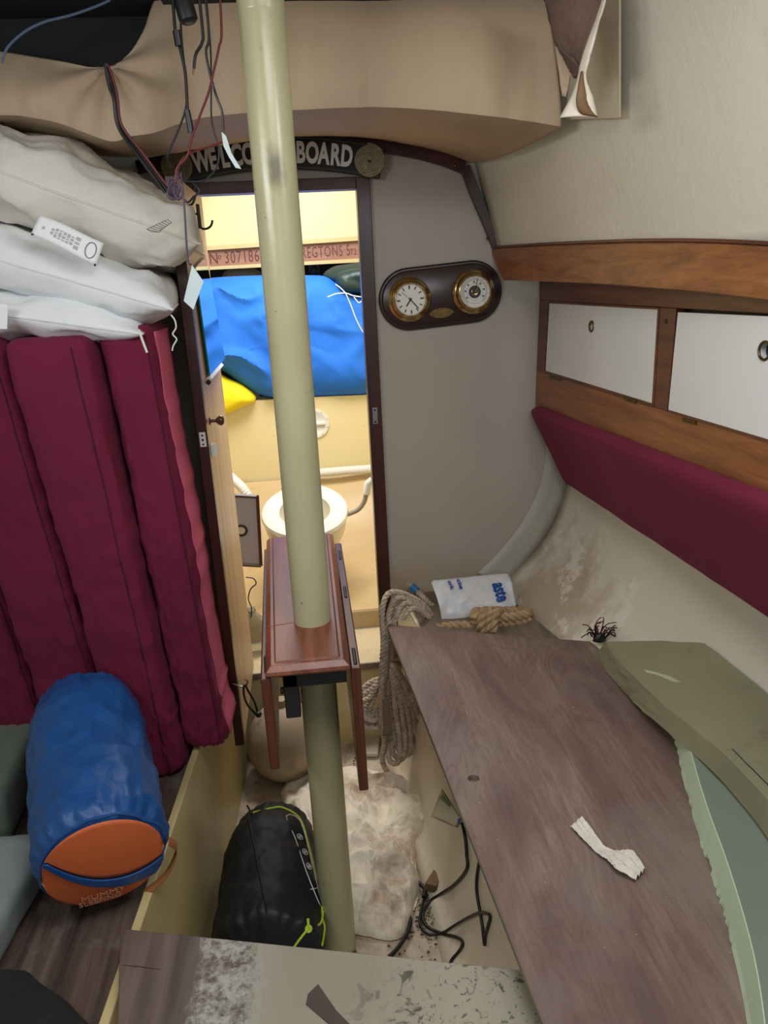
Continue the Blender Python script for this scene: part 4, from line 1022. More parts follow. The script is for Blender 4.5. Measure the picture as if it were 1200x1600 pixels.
tx = [lt('||| || |||', 0.0085, 0.66, 0.5), lt('|| ||| ||||', 0.0055, 0.58, 0.5), lt('||||| || |||', 0.0055, 0.52, 0.5), lt('|||| |||| ||', 0.0055, 0.46, 0.5), lt('|| |||||| ||', 0.0055, 0.40, 0.5), lt('|||| || ||||', 0.0055, 0.34, 0.5), lt('||| ||||', 0.0055, 0.28, 0.5), lt('||||', 0.006, 0.14, 0.5)]
for t_ in tx: pass
obj('print', join(*tx), M['ink'], cl_, smooth=False)
obj('logo_ring', tube([lab(0.86 + 0.075 * math.cos(a), 0.5 + 0.34 * math.sin(a), 0.0015) for a in [2 * PI * k / 30 for k in range(30)]], 0.0006, 4, closed=True), M['ink'], cl_)
for u, v in ((0.01, 0.93), (0.97, 0.95)): obj('corner_mark', slab([lab(u, v, .001), lab(u + 0.03, v, .001), lab(u + 0.03, v + 0.1, .001), lab(u, v + 0.1, .001)], 0, vec=(0, -0.0008, 0)), M['black'], cl_, smooth=False)
ti = [U(x, y, 'y', 1.425) for x, y in [(229, 358), (262, 343), (268, 348), (252, 358), (250, 363), (236, 362)]]
obj('stamp', join(*[tube([ti[0].lerp(ti[1], k / 7), ti[4].lerp(ti[2], k / 7)], 0.0007, 4) for k in range(8)] + [tube(ti + [ti[0]], 0.0006, 4)]), simple('stamp_ink', (120, 116, 108), 0.8), p1_)
sl_ = [U(x, y, 'y', 1.43) for x, y in [(-8, 474), (12, 476), (11, 514), (-8, 514)]]
obj('side_tag', slab(sl_, 0, vec=(0, 0.0006, 0)), M['white_label'], p3, smooth=False)
obj('thread', tube(spline([U(x, y, 'y', 1.43) for x, y in [(267, 492), (273, 500), (275, 512), (270, 522), (276, 530), (271, 540), (269, 548)]], 6), 0.0014, 6), M['rope_white'], p2_)
obj('thread', tube(spline([U(x, y, 'y', 1.43) for x, y in [(217, 515), (222, 530), (230, 551)]], 6), 0.0022, 6), M['rope_white'], p3)

# ------------------------------------------------------------ blue stuff sack with orange end
def sack(name, label, A_, B_, r, m, seed, parts, group=None, endflat=0.25, wr=0.006, roundfar=0.5, lean=0.0):
    A_, B_ = V(A_), V(B_); ax = (B_ - A_).normalized(); L = (B_ - A_).length
    sd_ = ax.cross(V((0, 0, 1))).normalized(); up_ = sd_.cross(ax)
    def surf(th, t):                            # t 0..1 near end to far end
        rr = r * (1 - 0.9 * max(0, (0.09 - t) / 0.09) ** 2.4 * endflat) * (1 - 0.14 * max(0, (t - 0.80) / 0.2) ** 2.2)
        p = A_ + ax * (L * t); q = V((math.cos(th), math.sin(th), t * 2))
        pk = 0.004 * math.sin(th * 26 + 3 * fbm(q, 2)) * (math.exp(-t / 0.10) * (t > 0.015) + 0.35 * math.exp(-(1 - t) / 0.07))
        d = rr + wr * fbm(q, 1.6, 4, seed) + wr * 0.6 * (ridge(V((math.cos(th) * 0.7, math.sin(th) * 0.7, t * 2.2)), 2.6, seed) - 0.5) + pk
        return p + (sd_ * math.cos(th) + up_ * math.sin(th)) * d
    t_ = thing(name, label, 'stuff sack', A_, group)
    n = 120; mm = 70
    v, f = grid(lambda u, w_: surf(2 * PI * u, w_), n, mm, closeu=True)
    # domed far end
    last = v[mm * n:]; cen = sum(last, V((0, 0, 0))) / n; k0 = mm * n
    for j in range(1, 9):
        a = j / 8 * PI / 2
        for i in range(n): v.append(cen + (last[i] - cen) * max(0.02, math.cos(a)) + ax * (r * roundfar * math.sin(a)) + ax * 0.001 * math.sin(i * 2 * PI / n * 26) * math.cos(a))
        for i in range(n):
            a0 = k0 + (j - 1) * n; f.append([a0 + i, a0 + (i + 1) % n, a0 + n + (i + 1) % n, a0 + n + i])
    f.append([k0 + 8 * n + i for i in range(n)]); 
    first = v[:n]; c0 = sum(first, V((0, 0, 0))) / n; b0 = len(v)
    for j in range(1, 5):
        for i in range(n): v.append(c0 + (first[i] - c0) * (1 - j / 5) - ax * 0.012 * (1 - (1 - j / 5) ** 2))
        for i in range(n):
            a0 = 0 if j == 1 else b0 + (j - 2) * n; f.append([a0 + (i + 1) % n, a0 + i, b0 + (j - 1) * n + i, b0 + (j - 1) * n + (i + 1) % n])
    f.append([b0 + 3 * n + i for i in range(n)])
    obj('sack_body', (v, f), m, t_)
    return t_, surf, A_, ax, sd_, up_, r, L
bs = sack('blue_stuff_sack', 'blue nylon sleeping bag sack with an orange end panel on the port settee', (-0.392, 1.050, 0.520), (-0.500, 1.385, 0.600), 0.106, M['nylon_blue'], 2, None, endflat=0.10)
t_, surf, A_, ax, sd_, up_, r_, L_ = bs
def endp(x, y, o_=0.0):                         # a point on the near end, x right, y up, as fractions of the radius
    k = x * x + y * y
    return A_ + sd_ * (x * r_) + up_ * (y * r_) - ax * (0.013 * (1 - k) + 0.002 + o_)
def lens_face(lo, hi, off, n=36, m2=14, R1=0.89):
    # band of the end disc between two chords (curved), lo and hi are functions of x
    def g(u, v):
        x = -R1 + 2 * R1 * u; e = (max(0, R1 * R1 - x * x)) ** 0.5
        a, b = max(-e, min(e, lo(x))), max(-e, min(e, hi(x))); return endp(x, a + (b - a) * v, off)
    return grid(g, n, m2)
cr_, sr2 = math.cos(0.10), math.sin(0.10)
band_c = lambda x: 0.566 * x * x - 0.495 * x - 0.33
band_lo = lambda x: band_c(x) - 0.06 - 0.05 * (x + 0.7); band_hi = lambda x: band_c(x) + 0.06 + 0.05 * (x + 0.7)
obj('orange_panel', lens_face(band_hi, lambda x: 9, 0.001), M['nylon_orange'], t_, solid=-0.001)
low = obj('orange_panel', lens_face(lambda x: -9, band_lo, 0.001), M['nylon_orange'], t_, solid=-0.001)
obj('cross_band', lens_face(band_lo, band_hi, 0.004), M['nylon_blue'], t_, solid=-0.003)
obj('lettering', join(text('MUMMY', 0.020, lambda x, y, z: endp(-0.10 + x / r_, -0.57 + y / r_, 0.0065 + z), 0.0002, 0.95), text('SLEEPING', 0.020, lambda x, y, z: endp(-0.16 + x / r_, -0.72 + y / r_, 0.0065 + z), 0.0002, 0.80)), M['print_orange'], low, smooth=False)
obj('hem', tube([surf(2 * PI * k / 60, 0.004) for k in range(60)], 0.0025, 6, closed=True), M['nylon_blue'], t_)
obj('tan_strap', grid(lambda u, v: lerp_list(spline([endp(0.97, -0.02, 0.006), endp(1.08, -0.35, 0.004), endp(0.85, -0.78, 0.012), endp(0.45, -1.04, 0.014)], 6), v) + V((0.0, -0.003 + 0.010 * u, 0.010 * u)), 2, 24), M['strap_tan'], t_, solid=0.0016)

# ------------------------------------------------------------ black stuff sack
ks = sack('black_stuff_sack', 'black sleeping bag sack with lime green cord on the cabin sole', (-0.174, 1.175, 0.118), (-0.168, 1.52, 0.118), 0.114, M['nylon_black'], 6, None, endflat=0.5, roundfar=0.75)
t_, surf, A_, ax, sd_, up_, r_, L_ = ks
TH = lambda deg: math.radians(deg)
def onk(px, py):                                # spot on the sack under a picture point
    best = None
    for i in range(0, 180, 2):
        for j in range(0, 41):
            p = surf(TH(i), j / 40); q = R.transposed() @ (p - CAM); d = (600 + F * q.x / q.z - px) ** 2 + (800 + F * q.y / q.z - py) ** 2
            if best is None or d < best[0]: best = (d, p, i)
    n_ = (best[1] - A_); n_ = (n_ - ax * n_.dot(ax)).normalized()
    return best[1] + n_ * 0.002
obj('centre_seam', tube(spline([surf(TH(82 + 36 * t), t) + V((0, 0, 0.001)) for t in [k / 14 for k in range(15)]], 3), 0.0022, 6), M['black'], t_)
fr_ = [onk(x, y) for x, y in [(446, 1277), (468, 1284), (487, 1350), (498, 1400), (503, 1424), (494, 1408), (478, 1360), (460, 1310)]]
obj('printed_frame', tube(spline(fr_, 3, True), 0.0011, 5, closed=True), M['print_white'], t_)
obj('printed_frame', tube([onk(485, 1388), onk(499, 1386)], 0.0011, 5), M['print_white'], t_)
gl = []
for x, y in ((468, 1308), (475, 1332), (482, 1354)):
    a, b = onk(x, y), onk(x + 4, y + 6); gl += [torus(a, (a - A_ - ax * (a - A_).dot(ax)), 0.0075, 0.0009, 16, 5), torus(a, (a - A_ - ax * (a - A_).dot(ax)), 0.003, 0.0009, 12, 5)]
for k in range(3): obj('printed_symbol', join(*gl[2 * k:2 * k + 2]), M['print_white'], t_)
obj('lime_cord', tube(spline([onk(382, 1240), onk(420, 1233), onk(450, 1250), onk(468, 1280), onk(482, 1320), onk(492, 1362), onk(500, 1400), onk(509, 1432), onk(511, 1452), onk(500, 1478)], 6), 0.0022, 7), M['lime'], t_)
obj('lime_cord', tube(spline([onk(505, 1420) + V((0, 0, 0.004)), onk(498, 1443), onk(480, 1455), onk(462, 1476)], 6), 0.0024, 7), M['lime'], t_)
obj('cord_knot', join(torus(onk(481, 1450), (0, -1, 0.6), 0.005, 0.003, 14, 7), tube([onk(481, 1452), onk(478, 1443) + V((0, 0, 0.006))], 0.003, 7)), M['lime'], t_)
obj('drawstring', tube(spline([surf(TH(116), 0.98) + V((0, 0, 0.003)), surf(TH(116), 1.0) + V((-0.01, 0.01, 0.014)), surf(TH(110), 1.0) + V((-0.022, 0.012, 0.012))], 6), 0.0024, 6), M['black'], t_)

# ------------------------------------------------------------ things at the left and lower left edge
def slabbox(name, c, h, rot, m, label, cat, seed, r=0.02, amp=0.003, n=(20, 30, 6)):
    c = V(c); ro = Matrix.Rotation(rot, 3, 'Z')
    return tag(obj(name, rbox(h, r, n, lambda p, q: c + ro @ (V(p) + V(q) * amp * fbm(V(p), 9, 3, seed))), m, merge=True), label, cat)
slabbox('seat_pad', (-0.745, 1.42, 0.452), (0.10, 0.16, 0.06), 0.05, M['cushion_green'], 'grey green seat pad behind the blue sack at the left edge', 'cushion', 3)
slabbox('seat_pad', (-0.672, 0.98, 0.425), (0.115, 0.25, 0.036), -0.10, M['cushion_grey'], 'pale grey seat pad beside the blue sack at the left edge', 'cushion', 5)
bl = [tuple(U(x, y, 'z', 0.45)[:2]) for x, y in [(-60, 1500), (20, 1502), (80, 1528), (135, 1560), (172, 1600), (176, 1680), (60, 1800), (-60, 1760)]]
tag(obj('fleece_jacket', blob(bl, 0.07, 30, 120, 0.010, 9, 3, 0.389, 3.0, 0.012, 7), M['fleece']), 'dark fuzzy fleece garment heaped in the lower left corner', 'jacket')

# ------------------------------------------------------------ cabin sole clutter
def FP(px, py, z=0.0): return U(px, py, 'z', z)
ol = [FP(x, y, 0.02) for x, y in [(440, 1235), (470, 1205), (520, 1198), (600, 1203), (655, 1225), (698, 1262), (690, 1292), (654, 1315), (650, 1345), (655, 1385), (645, 1420), (636, 1450), (610, 1458), (560, 1452), (520, 1440), (470, 1330)]]
ds = tag(obj('dust_sheet', blob(ol, 0.070, 60, 220, 0.018, 16, 7, 0.004, 2.2, 0.030, 13), M['dust_sheet']), 'crumpled stained cream cloth sack on the cabin sole behind the post', 'cloth')
fd = FP(442, 1112, 0.115); fd.y = 1.945; fd.x = -0.150
t_ = thing('fender', 'round dirty buff boat fender on the sole behind the table', 'fender', (fd.x, fd.y, 0.0))
def fnd(u, v):
    th, ph = 2 * PI * u, PI * v; r = 0.112 * (1 + 0.10 * max(0, math.cos(ph)) ** 3)
    return V((fd.x + r * math.sin(ph) * math.cos(th), fd.y + r * math.sin(ph) * math.sin(th), 0.114 + r * math.cos(ph) * 1.02))
obj('fender_body', grid(fnd, 40, 26), M['fender'], t_, merge=True)
obj('eye_neck', join(lathe((fd.x, fd.y, 0.232), (0, 0, 1), [(0.020, 0), (0.014, 0.012), (0.013, 0.022), (0.016, 0.026), (0, 0.027)], 20)), M['fender'], t_)
tr = [FP(x, y, 0.006) for x, y in [(553, 1144), (596, 1143), (591, 1184), (556, 1184)]]
v, f = prism(tr, (0, 0, 0.016))
tag(obj('plastic_tray', (v, f), M['tray'], bevel=0.006), 'small dusty cream plastic lid on the sole under the hanging rope', 'lid')
bk_ = [FP(x, y, 0.020) for x, y in [(664, 1392), (682, 1396), (692, 1380), (678, 1370)]]
tag(obj('wood_block', prism(bk_, (0, 0, 0.022)), M['block'], bevel=0.001), 'small brown wooden block on the sole beside the stained cloth', 'block')
def xfront(y, z):
    u = max(0, min(1, z / 0.497)); xt = 0.205 + (1.81 - y) * 0.055
    x = xt - 0.055 * (1 - u) ** 2 + 0.037
    if u < 0.12: x -= (0.12 - u) ** 2 * 2.2
    return x
onfront = lambda x, y, off=0.004: march(x, y, lambda p: p.z < 0.006 + off or p.x > xfront(p.y, p.z) - off)
def cable(name, px, r, label, m='cable', off=0.004, cat='cable'):
    pts = [onfront(*q, off) if len(q) == 2 else onfront(q[0], q[1], q[2]) for q in px]
    return tag(obj(name, tube(spline(pts, 8), r, 8), M[m]), label, cat)
cable('electric_cable', [(722, 1285), (727, 1310), (729, 1335), (729, 1358), (710, 1382), (688, 1397), (671, 1409), (661, 1428), (666, 1446), (688, 1458), (714, 1465), (723, 1474), (716, 1488), (706, 1500), (700, 1514)], 0.0036, 'black electric cable hanging from the plywood panel edge and looping to the plank')
cable('electric_cable', [(749, 1345), (745, 1370), (745, 1395), (750, 1425), (754, 1450), (757, 1476), (758, 1462), (763, 1445), (765, 1430), (752, 1426), (735, 1432), (712, 1445, .008), (690, 1458, .008), (668, 1459), (656, 1442), (661, 1410), (668, 1398)], 0.0032, 'thin black cable with a free end on the settee front')
cable('electric_cable', [(662, 1402), (664, 1390), (652, 1379), (638, 1384), (632, 1402), (637, 1425), (641, 1440), (636, 1458), (624, 1478), (610, 1494)], 0.005, 'thick black cable end curled over the edge of the stained cloth', off=0.012)
bt_ = thing('clear_bottle', 'clear plastic packet with green and blue print wedged under the panel edge', 'packet', onfront(700, 1262, 0.02))
pk = [onfront(694, 1232, 0.012), onfront(712, 1240, 0.02), onfront(726, 1282, 0.02), onfront(718, 1293, 0.02), onfront(680, 1280, 0.03), onfront(676, 1276, 0.03)]
obj('packet', grid(lambda u, v: pk[5].lerp(pk[0], u).lerp(pk[3].lerp(pk[2], u), v) + V((-0.004, 0, 0.008 * math.sin(u * PI) * math.sin(v * PI))), 10, 10), clearmat('packet_film', (196, 200, 170), 0.25), bt_, solid=0.001)
obj('green_print', grid(lambda u, v: pk[5].lerp(pk[0], 0.7 + 0.2 * u).lerp(pk[3].lerp(pk[2], 0.7 + 0.2 * u), 0.1 + 0.4 * v) + V((-0.006, -0.001, 0.010 * math.sin(PI * (0.7 + 0.2 * u)) * math.sin(PI * (0.1 + 0.4 * v)))), 6, 6), simple('green_print', (84, 124, 84), 0.6), bt_, solid=0.0005)
obj('blue_print', lathe(onfront(719, 1283, 0.024), (-1, -0.5, 0.3), [(0.006, 0), (0.006, 0.002), (0, 0.002)], 10), simple('blue_cap', (40, 80, 160), 0.4), bt_)
rnd = random.Random(4)
crumbs = []
for k in range(260):
    y = rnd.uniform(1.2, 2.0); x = rnd.uniform(-0.05, 0.2); s = rnd.uniform(0.0008, 0.003)
    if k < 110: y, x = 1.36 + rnd.gauss(0, 0.05), 0.175 + rnd.gauss(0, 0.02)
    x = min(x, xfront(y, 0.02) - 0.01); c_ = V((x, y, 0.006 + s * 0.3)); a = rnd.uniform(0, 3)
    crumbs.append(hexa([c_ + V((math.cos(a + q * PI / 2) * s * (1 + rnd.random()), math.sin(a + q * PI / 2) * s, dz)) for dz in (-s * 0.5, s * 0.6) for q in range(4)]))
cbo = tag(obj('floor_debris', join(*crumbs), simple('debris', (74, 60, 46), 0.9, (120, 100, 76), 60), smooth=False), 'crumbs of dirt and flaked paint scattered on the cabin sole', 'debris'); cbo['kind'] = 'stuff'

# ------------------------------------------------------------ ropes by the bulkhead
path = []
Yr = 1.80
def PY_(x, y, Y): return U(x, y, 'y', Y)
for i in range(6):                              # right-hand hank
    Y = Yr + 0.004 * (i % 4)
    path += [PY_(x, y, Y + dy) for x, y, dy in [(609 + i, 1044 - i, 0), (614 + 6 * i, 1068 + 3 * i, -.004 * i), (618 + 9.6 * i, 1112 + 3 * i, -.003 * i), (624 + 9 * i, 1156 + i, -0.003 * i), (622 + 7 * i, 1190 - 5 * i, -0.008), (608 + 6 * i, 1186 - 10 * i, 0.020), (606 + 5 * i, 1150 - 8 * i, .036), (604 + 4 * i, 1105, .038), (606 + 2 * i, 1066, .014)]]
for i in range(5):                              # left-hand loops
    Y = 1.88 - 0.014 * (i % 3)
    path += [PY_(x, y, Y + dy) for x, y, dy in [(600, 1062 - 4 * i, 0), (583 - 2 * i, 1064 + 12 * i, 0), (566 - i, 1078 + 10 * i, 0), (560 + 3 * i, 1098 + 9 * i, 0), (574 + 2 * i, 1112 + 6 * i, -.008), (592, 1108 + 6 * i, -.01), (600 - i, 1090, .01)]]
for i in range(4):                              # over the corner and behind the panel
    path += [PY_(x, y, Y) for x, y, Y in [(596 + 2.5 * i, 1130 - 10 * i, 1.83), (596 + 3 * i, 1060, 1.83), (599 + 6 * i, 1000, 1.83), (597 + 11 * i, 955 + 4 * i, 1.84), (608 + 12 * i, 927 + 8 * i, 1.86), (636 + 9 * i, 930 + 10 * i, 1.88), (664 + 4 * i, 948 + 8 * i, 1.90), (678, 975 + i, 1.91), (650, 978, 1.92), (624, 965, 1.90), (610, 985, 1.865), (604, 1040, 1.85)]]
path += [PY_(x, y, Y) for x, y, Y in [(600, 1120, 1.82), (600, 1160, 1.82), (597, 1185, 1.84), (603, 1203, 1.86), (614, 1216, 1.87)]]
gr = thing('braided_rope_hank', 'grey brown laid rope hanked over the corner of the starboard settee', 'rope', PY_(610, 1100, 1.82))
obj('rope_coil', rope(spline(path, 9), 0.0084, 4.4, 0.0028, 15), M['rope_grey'], gr)
obj('tie_tape', join(tube(spline([PY_(x, y, 1.775) for x, y in [(609, 1000), (607, 1040), (603, 1075), (602, 1092)]], 5), 0.003, 6), grid(lambda u, v: PY_(598 + 9 * u + 2 * v, 1090, 1.77).lerp(PY_(599 + 15 * u - 1 * v, 1150, 1.77), v), 3, 8)), simple('tie_tape', (120, 104, 88), 0.9), gr, solid=0.002)
# second rope end with blue whipping
re_ = thing('rope_end', 'short rope end with blue whipping leaning in the corner beside the doorway', 'rope', PY_(645, 915, 2.02))
obj('rope', rope(spline([PY_(x, y, Y) for x, y, Y in [(636, 911, 2.03), (650, 922, 2.01), (668, 940, 1.98), (684, 958, 1.97), (690, 975, 1.97)]], 8), 0.009, 3.6, 0.003, 12), M['rope_grey'], re_)
q0, q1 = PY_(643, 916, 2.02), PY_(652, 924, 2.008)
obj('blue_whipping', tube([q0, q1], 0.0112, 12), M['blue_tape'], re_)
# thick tan rope coil
tnp = []
def TN(px, py, Y=1.86): return U(px, py, 'y', Y - 0.02)
for i in range(4):
    dz = i * 9
    tnp += [TN(x, y, Y) for x, y, Y in [(746, 990 - dz, 1.84), (775, 992 - dz, 1.83), (808, 990 - dz, 1.83), (829 - i, 982 - dz * .9, 1.85), (812, 974 - dz * 0.7, 1.88), (778, 972 - dz * 0.6, 1.89), (752, 976 - dz * 0.7, 1.87), (742, 984 - dz * .9, 1.85)]]
for i in range(3):
    x0 = 757 + 9 * i
    tnp += [TN(x0, 996, 1.82), TN(x0 - 5, 978, 1.80), TN(x0, 957, 1.82), TN(x0 + 5, 960, 1.86), TN(x0 + 6, 980, 1.87)]
tnp += [TN(x, y, Y) for x, y, Y in [(742, 984, 1.84), (725, 978, 1.84), (705, 979, 1.85), (686, 982, 1.86), (668, 986, 1.88)]]
tr_ = thing('tan_rope_coil', 'thick tan laid rope coiled on the settee behind the plywood panel', 'rope', TN(780, 985, 1.82))
obj('rope_coil', rope(spline(tnp, 9), 0.0145, 3.8, 0.0036, 18), M['rope_tan'], tr_)
obj('rope_tail', rope(spline([TN(x, y, Y) for x, y, Y in [(826, 988, 1.84), (845, 993, 1.80), (865, 995, 1.78), (880, 998, 1.77)]], 8), 0.0085, 3.6, 0.003, 12), simple('pale_rope', (196, 178, 144), 0.9), tr_)
# plastic bag
bc_ = [PY_(674, 909, 1.95), PY_(791, 897, 1.99), PY_(806, 951, 1.90), PY_(694, 984, 1.86)]
def bagf(u, v, o_=0.0):
    p = bc_[0].lerp(bc_[1], u).lerp(bc_[3].lerp(bc_[2], u), v)
    w_ = 0.012 * fbm((u * 2, v * 1.4, 3), 1.6, 2, 2) + 0.003 * ridge((u * 1.2, v * 1.0, 0), 3, 2)
    return p + V((0, -1, 0.5)).normalized() * (w_ + o_ + 0.02 * math.sin(PI * v))
pb_ = thing('plastic_bag', 'white plastic bag with blue lettering propped up behind the tan rope', 'bag', PY_(740, 950, 1.95))
obj('film', grid(bagf, 50, 36), M['bag_plastic'], pb_)
obj('film_back', grid(lambda u, v: bagf(u, v) + V((0.008, 0.020, -0.004)), 24, 18), M['bag_plastic'], pb_, solid=0.0015)
BW, BH = (bc_[1] - bc_[0]).length, (bc_[3] - bc_[0]).length
def bagtext(s, size, u0, v0, m, bold, sx=1.0):
    return obj('lettering', text(s, size, lambda x, y, z: bagf(min(1, u0 + y / BW), max(0, min(1, v0 + x / BH)), 0.0065 + z), 0.0003, sx, bold=bold, res=6), m, pb_, smooth=False)
bagtext('aste', 0.060, 0.83, 0.47, M['bag_blue'], 0.0018, 0.72)
bagtext('ocine', 0.019, 0.345, 0.10, M['bag_blue'], 0.0004)
bagtext('ork.', 0.019, 0.225, 0.13, M['bag_blue'], 0.0004)
for k in range(4): obj('small_print', text('lorem', 0.008, lambda x, y, z, k=k: bagf(0.36 - k * 0.035 + y / BW, 0.62 + x / BH * 4, 0.002 + z), 0.0001), simple('faint_print', (176, 180, 186), 0.6), pb_, smooth=False) if False else None
# cream wedge
wg = [PY_(620, 953, 1.86), PY_(634, 948, 1.86), PY_(652, 980, 1.82), PY_(622, 978, 1.82)]
tag(obj('painted_wedge', prism(wg, (0.0, 0.02, 0.0)), M['cream'], bevel=0.001), 'cream painted wood offcut poking up through the grey rope', 'offcut')
# wire tuft
rnd = random.Random(9); bw = thing('wire_tuft', 'tangle of cut red and black wires at the hull side behind the panel', 'wires', U(938, 1000, 'z', 0.53))
base = march(936, 996, lambda p: p.x > hullx(p.y, p.z) - 0.03)
for k in range(22):
    a = rnd.uniform(-1.5, 1.5); L_k = rnd.uniform(0.03, 0.062); h_ = L_k * math.cos(a)
    q = base + V((rnd.uniform(-.008, .008), rnd.uniform(-.01, .01), 0)); e_ = q + V((math.sin(a) * L_k, rnd.uniform(-.03, .0), h_))
    obj('wire', tube(spline([q - V((0, 0, 0.01)), q.lerp(e_, 0.5) + V((rnd.uniform(-.012, .012), 0, 0.012)), e_], 5), 0.0013, 5), M['wire_red'] if k % 3 == 0 else M['cable'], bw)
obj('knot', blob([(base.x + 0.016 * math.cos(t), base.y + 0.012 * math.sin(t)) for t in [k * 0.8 for k in range(8)]], 0.02, 8, 24, 0.004, 60, 1, base.z - 0.008), M['cable'], bw)

# ------------------------------------------------------------ hanging wires
YW = 1.28
def wire(name, px, r, m, label, Y=YW, dy=0.0):
    pts = [U(q[0], q[1], 'y', Y + (q[2] if len(q) > 2 else 0)) for q in px]
    pts[0] = V((pts[0].x, pts[0].y, max(pts[0].z, 1.895))) if px[0][1] < 0 else pts[0]
    t = thing(name, label, 'wire', pts[0]); t.location = pts[-1]
    obj('insulation', tube(spline(pts, 7), r, 7), M[m], t); return t
w1 = wire('hanging_wire', [(275, -16), (273, 40), (280, 70), (289, 110), (292, 150), (294, 185), (298, 206)], 0.0024, 'cable', 'thick black wire with a plug near the ceiling, left of the post')
obj('plug', lathe(U(288, 8, 'y', YW), (0.2, 0, -1), [(0.010, -0.03), (0.012, -0.01), (0.014, 0.0), (0.014, 0.02), (0.009, 0.024), (0, 0.024)], 14), M['cable'], w1)
obj('connector', tube([U(276, 48, 'y', YW - .005), U(280, 72, 'y', YW - .005)], 0.006, 8), M['cable'], w1)
obj('bare_end', tube([U(292, 172, 'y', YW - 0.002), U(299, 207, 'y', YW - 0.002)], 0.0048, 8), M['cable'], w1)
wire('hanging_wire', [(283, -16), (284, 60), (290, 120), (291, 165), (280, 200), (268, 228), (262, 245), (268, 262, .02)], 0.0016, 'cable', 'thin black wire curving down to the left rosette of the sign', YW + 0.02)
w3 = wire('hanging_wire', [(310, -16), (316, 40), (316, 66), (306, 85), (303, 107)], 0.0024, 'cable', 'short black wire ending in a bare copper tip beside the post')
obj('copper_tip', tube([U(303, 106, 'y', YW), U(302, 117, 'y', YW)], 0.0013, 6), M['brass_dull'], w3)
w4 = wire('hanging_wire', [(318, -16), (326, 45), (322, 80), (328, 115), (338, 150), (347, 175), (349, 205)], 0.0020, 'cable', 'black wire ending in a torn white paper tape tag before the sign')
tg = [U(x, y, 'y', YW - 0.003) for x, y in [(346, 206), (353, 212), (362, 240), (377, 264), (368, 262), (358, 246), (349, 228)]]
obj('paper_tag', slab(tg, 0, vec=(0, 0.0012, 0)), M['tape'], w4, smooth=False)
wire('hanging_wire', [(347, -16), (346, 40), (342, 75), (333, 115), (326, 145), (312, 182), (300, 215), (292, 245), (277, 262), (274, 285)], 0.0019, 'wire_red', 'red wire hanging from the ceiling just left of the post', YW - 0.01)
wire('hanging_wire', [(322, -16), (328, 60), (330, 130), (331, 190), (342, 235), (338, 262), (320, 282), (300, 284), (282, 283)], 0.0014, 'cable', 'fine black wire sweeping below the sign lettering back to the knot', YW + 0.01)
wire('hanging_wire', [(347, 222), (330, 228), (305, 236), (284, 250), (277, 272), (280, 292)], 0.0016, 'wire_red', 'short red wire crossing in front of the sign from the paper tag', YW)
wk = wire('wire_knot', [(262, 290), (266, 280), (277, 284), (279, 300), (270, 311), (262, 303), (268, 288), (280, 292), (286, 304), (278, 311), (272, 300), (276, 282), (284, 270)], 0.0020, 'wire_purple', 'knotted purple wire loops beside the top pillow', YW)
w8 = wire('hanging_wire', [(282, 270), (286, 300), (289, 340), (291, 375), (294, 408), (300, 414)], 0.0017, 'wire_purple', 'long purple wire dropping from the knot to a masking tape tag', YW)
tp_ = [U(x, y, 'y', YW - 0.002) for x, y in [(300, 414), (318, 440), (302, 484), (287, 470)]]
obj('tape_tag', slab(tp_, 0, vec=(0, 0.0012, 0)), M['tape'], w8, smooth=False)
wire('hanging_wire', [(300, 284), (312, 298), (302, 308), (294, 316), (286, 310)], 0.0017, 'cable', 'short black wire curling around the upper coat hook', YW + .02)
bd = wire('wire_bundle', [(165, 100), (171, 125), (180, 150), (183, 185), (192, 205), (212, 232), (232, 258), (248, 280), (262, 300)], 0.0042, 'cable', 'thick bundle of black and red wires running down from the torn lining', 1.40)
obj('red_strand', tube(spline([U(x, y, 'y', 1.394) for x, y in [(169, 102), (176, 122), (183, 148), (187, 185), (195, 204), (214, 228), (234, 254), (250, 276), (266, 296)]], 7), 0.0022, 6), M['wire_red'], bd)
obj('black_strand', tube(spline([U(x, y, 'y', 1.392) for x, y in [(164, 104), (170, 135), (177, 155), (181, 188), (190, 210), (208, 234), (228, 262), (246, 286), (258, 302)]], 7), 0.002, 6), M['cable'], bd)
wire('blue_wire', [(172, 0), (150, 10), (110, 24), (70, 34), (38, 50), (12, 74), (3, 98)], 0.0021, 'wire_blue', 'grey blue wire crossing the dark gap at the upper left', 1.45)

# ------------------------------------------------------------ forward compartment
struct(obj('wall_port_forward', grid(lambda u, v: (-0.62 + 0.10 * v * v, YB + 0.025 + 1.7 * v, 0.2 + 1.8 * u), 8, 12), M['gel_head'], solid=0.01))
struct(obj('wall_starboard_forward', grid(lambda u, v: (0.62 - 0.10 * v * v + 0.0 - 0.30 * (1 - u) ** 3, YB + 0.025 + 1.7 * v, 0.2 + 1.8 * u), 16, 12), M['gel_head'], solid=-0.01))
HY = 3.12                                       # aft face of the forward berth
pan_prof = [(2.302, 0.286), (2.302, 0.345), (2.306, 0.352), (2.62, 0.356), (2.76, 0.385), (2.90, 0.46), (3.02, 0.555), (3.11, 0.615)]
struct(obj('floor_pan', grid(lambda u, v: (lambda p: V((-0.6 + 1.2 * u, p.x, p.y + 0.05 * max(0, 1.2 * u - 0.6 - 0.12) / 0.4 * (p.x > 2.31))))(lerp_list([V((a, b, 0)) for a, b in pan_prof], v)), 24, 28), M['gel_tan'], smooth=True))
berth_top = [U(x, y, 'y', HY) for x, y in [(300, 668), (352, 642), (385, 627), (430, 624), (500, 620), (600, 616), (700, 612)]]
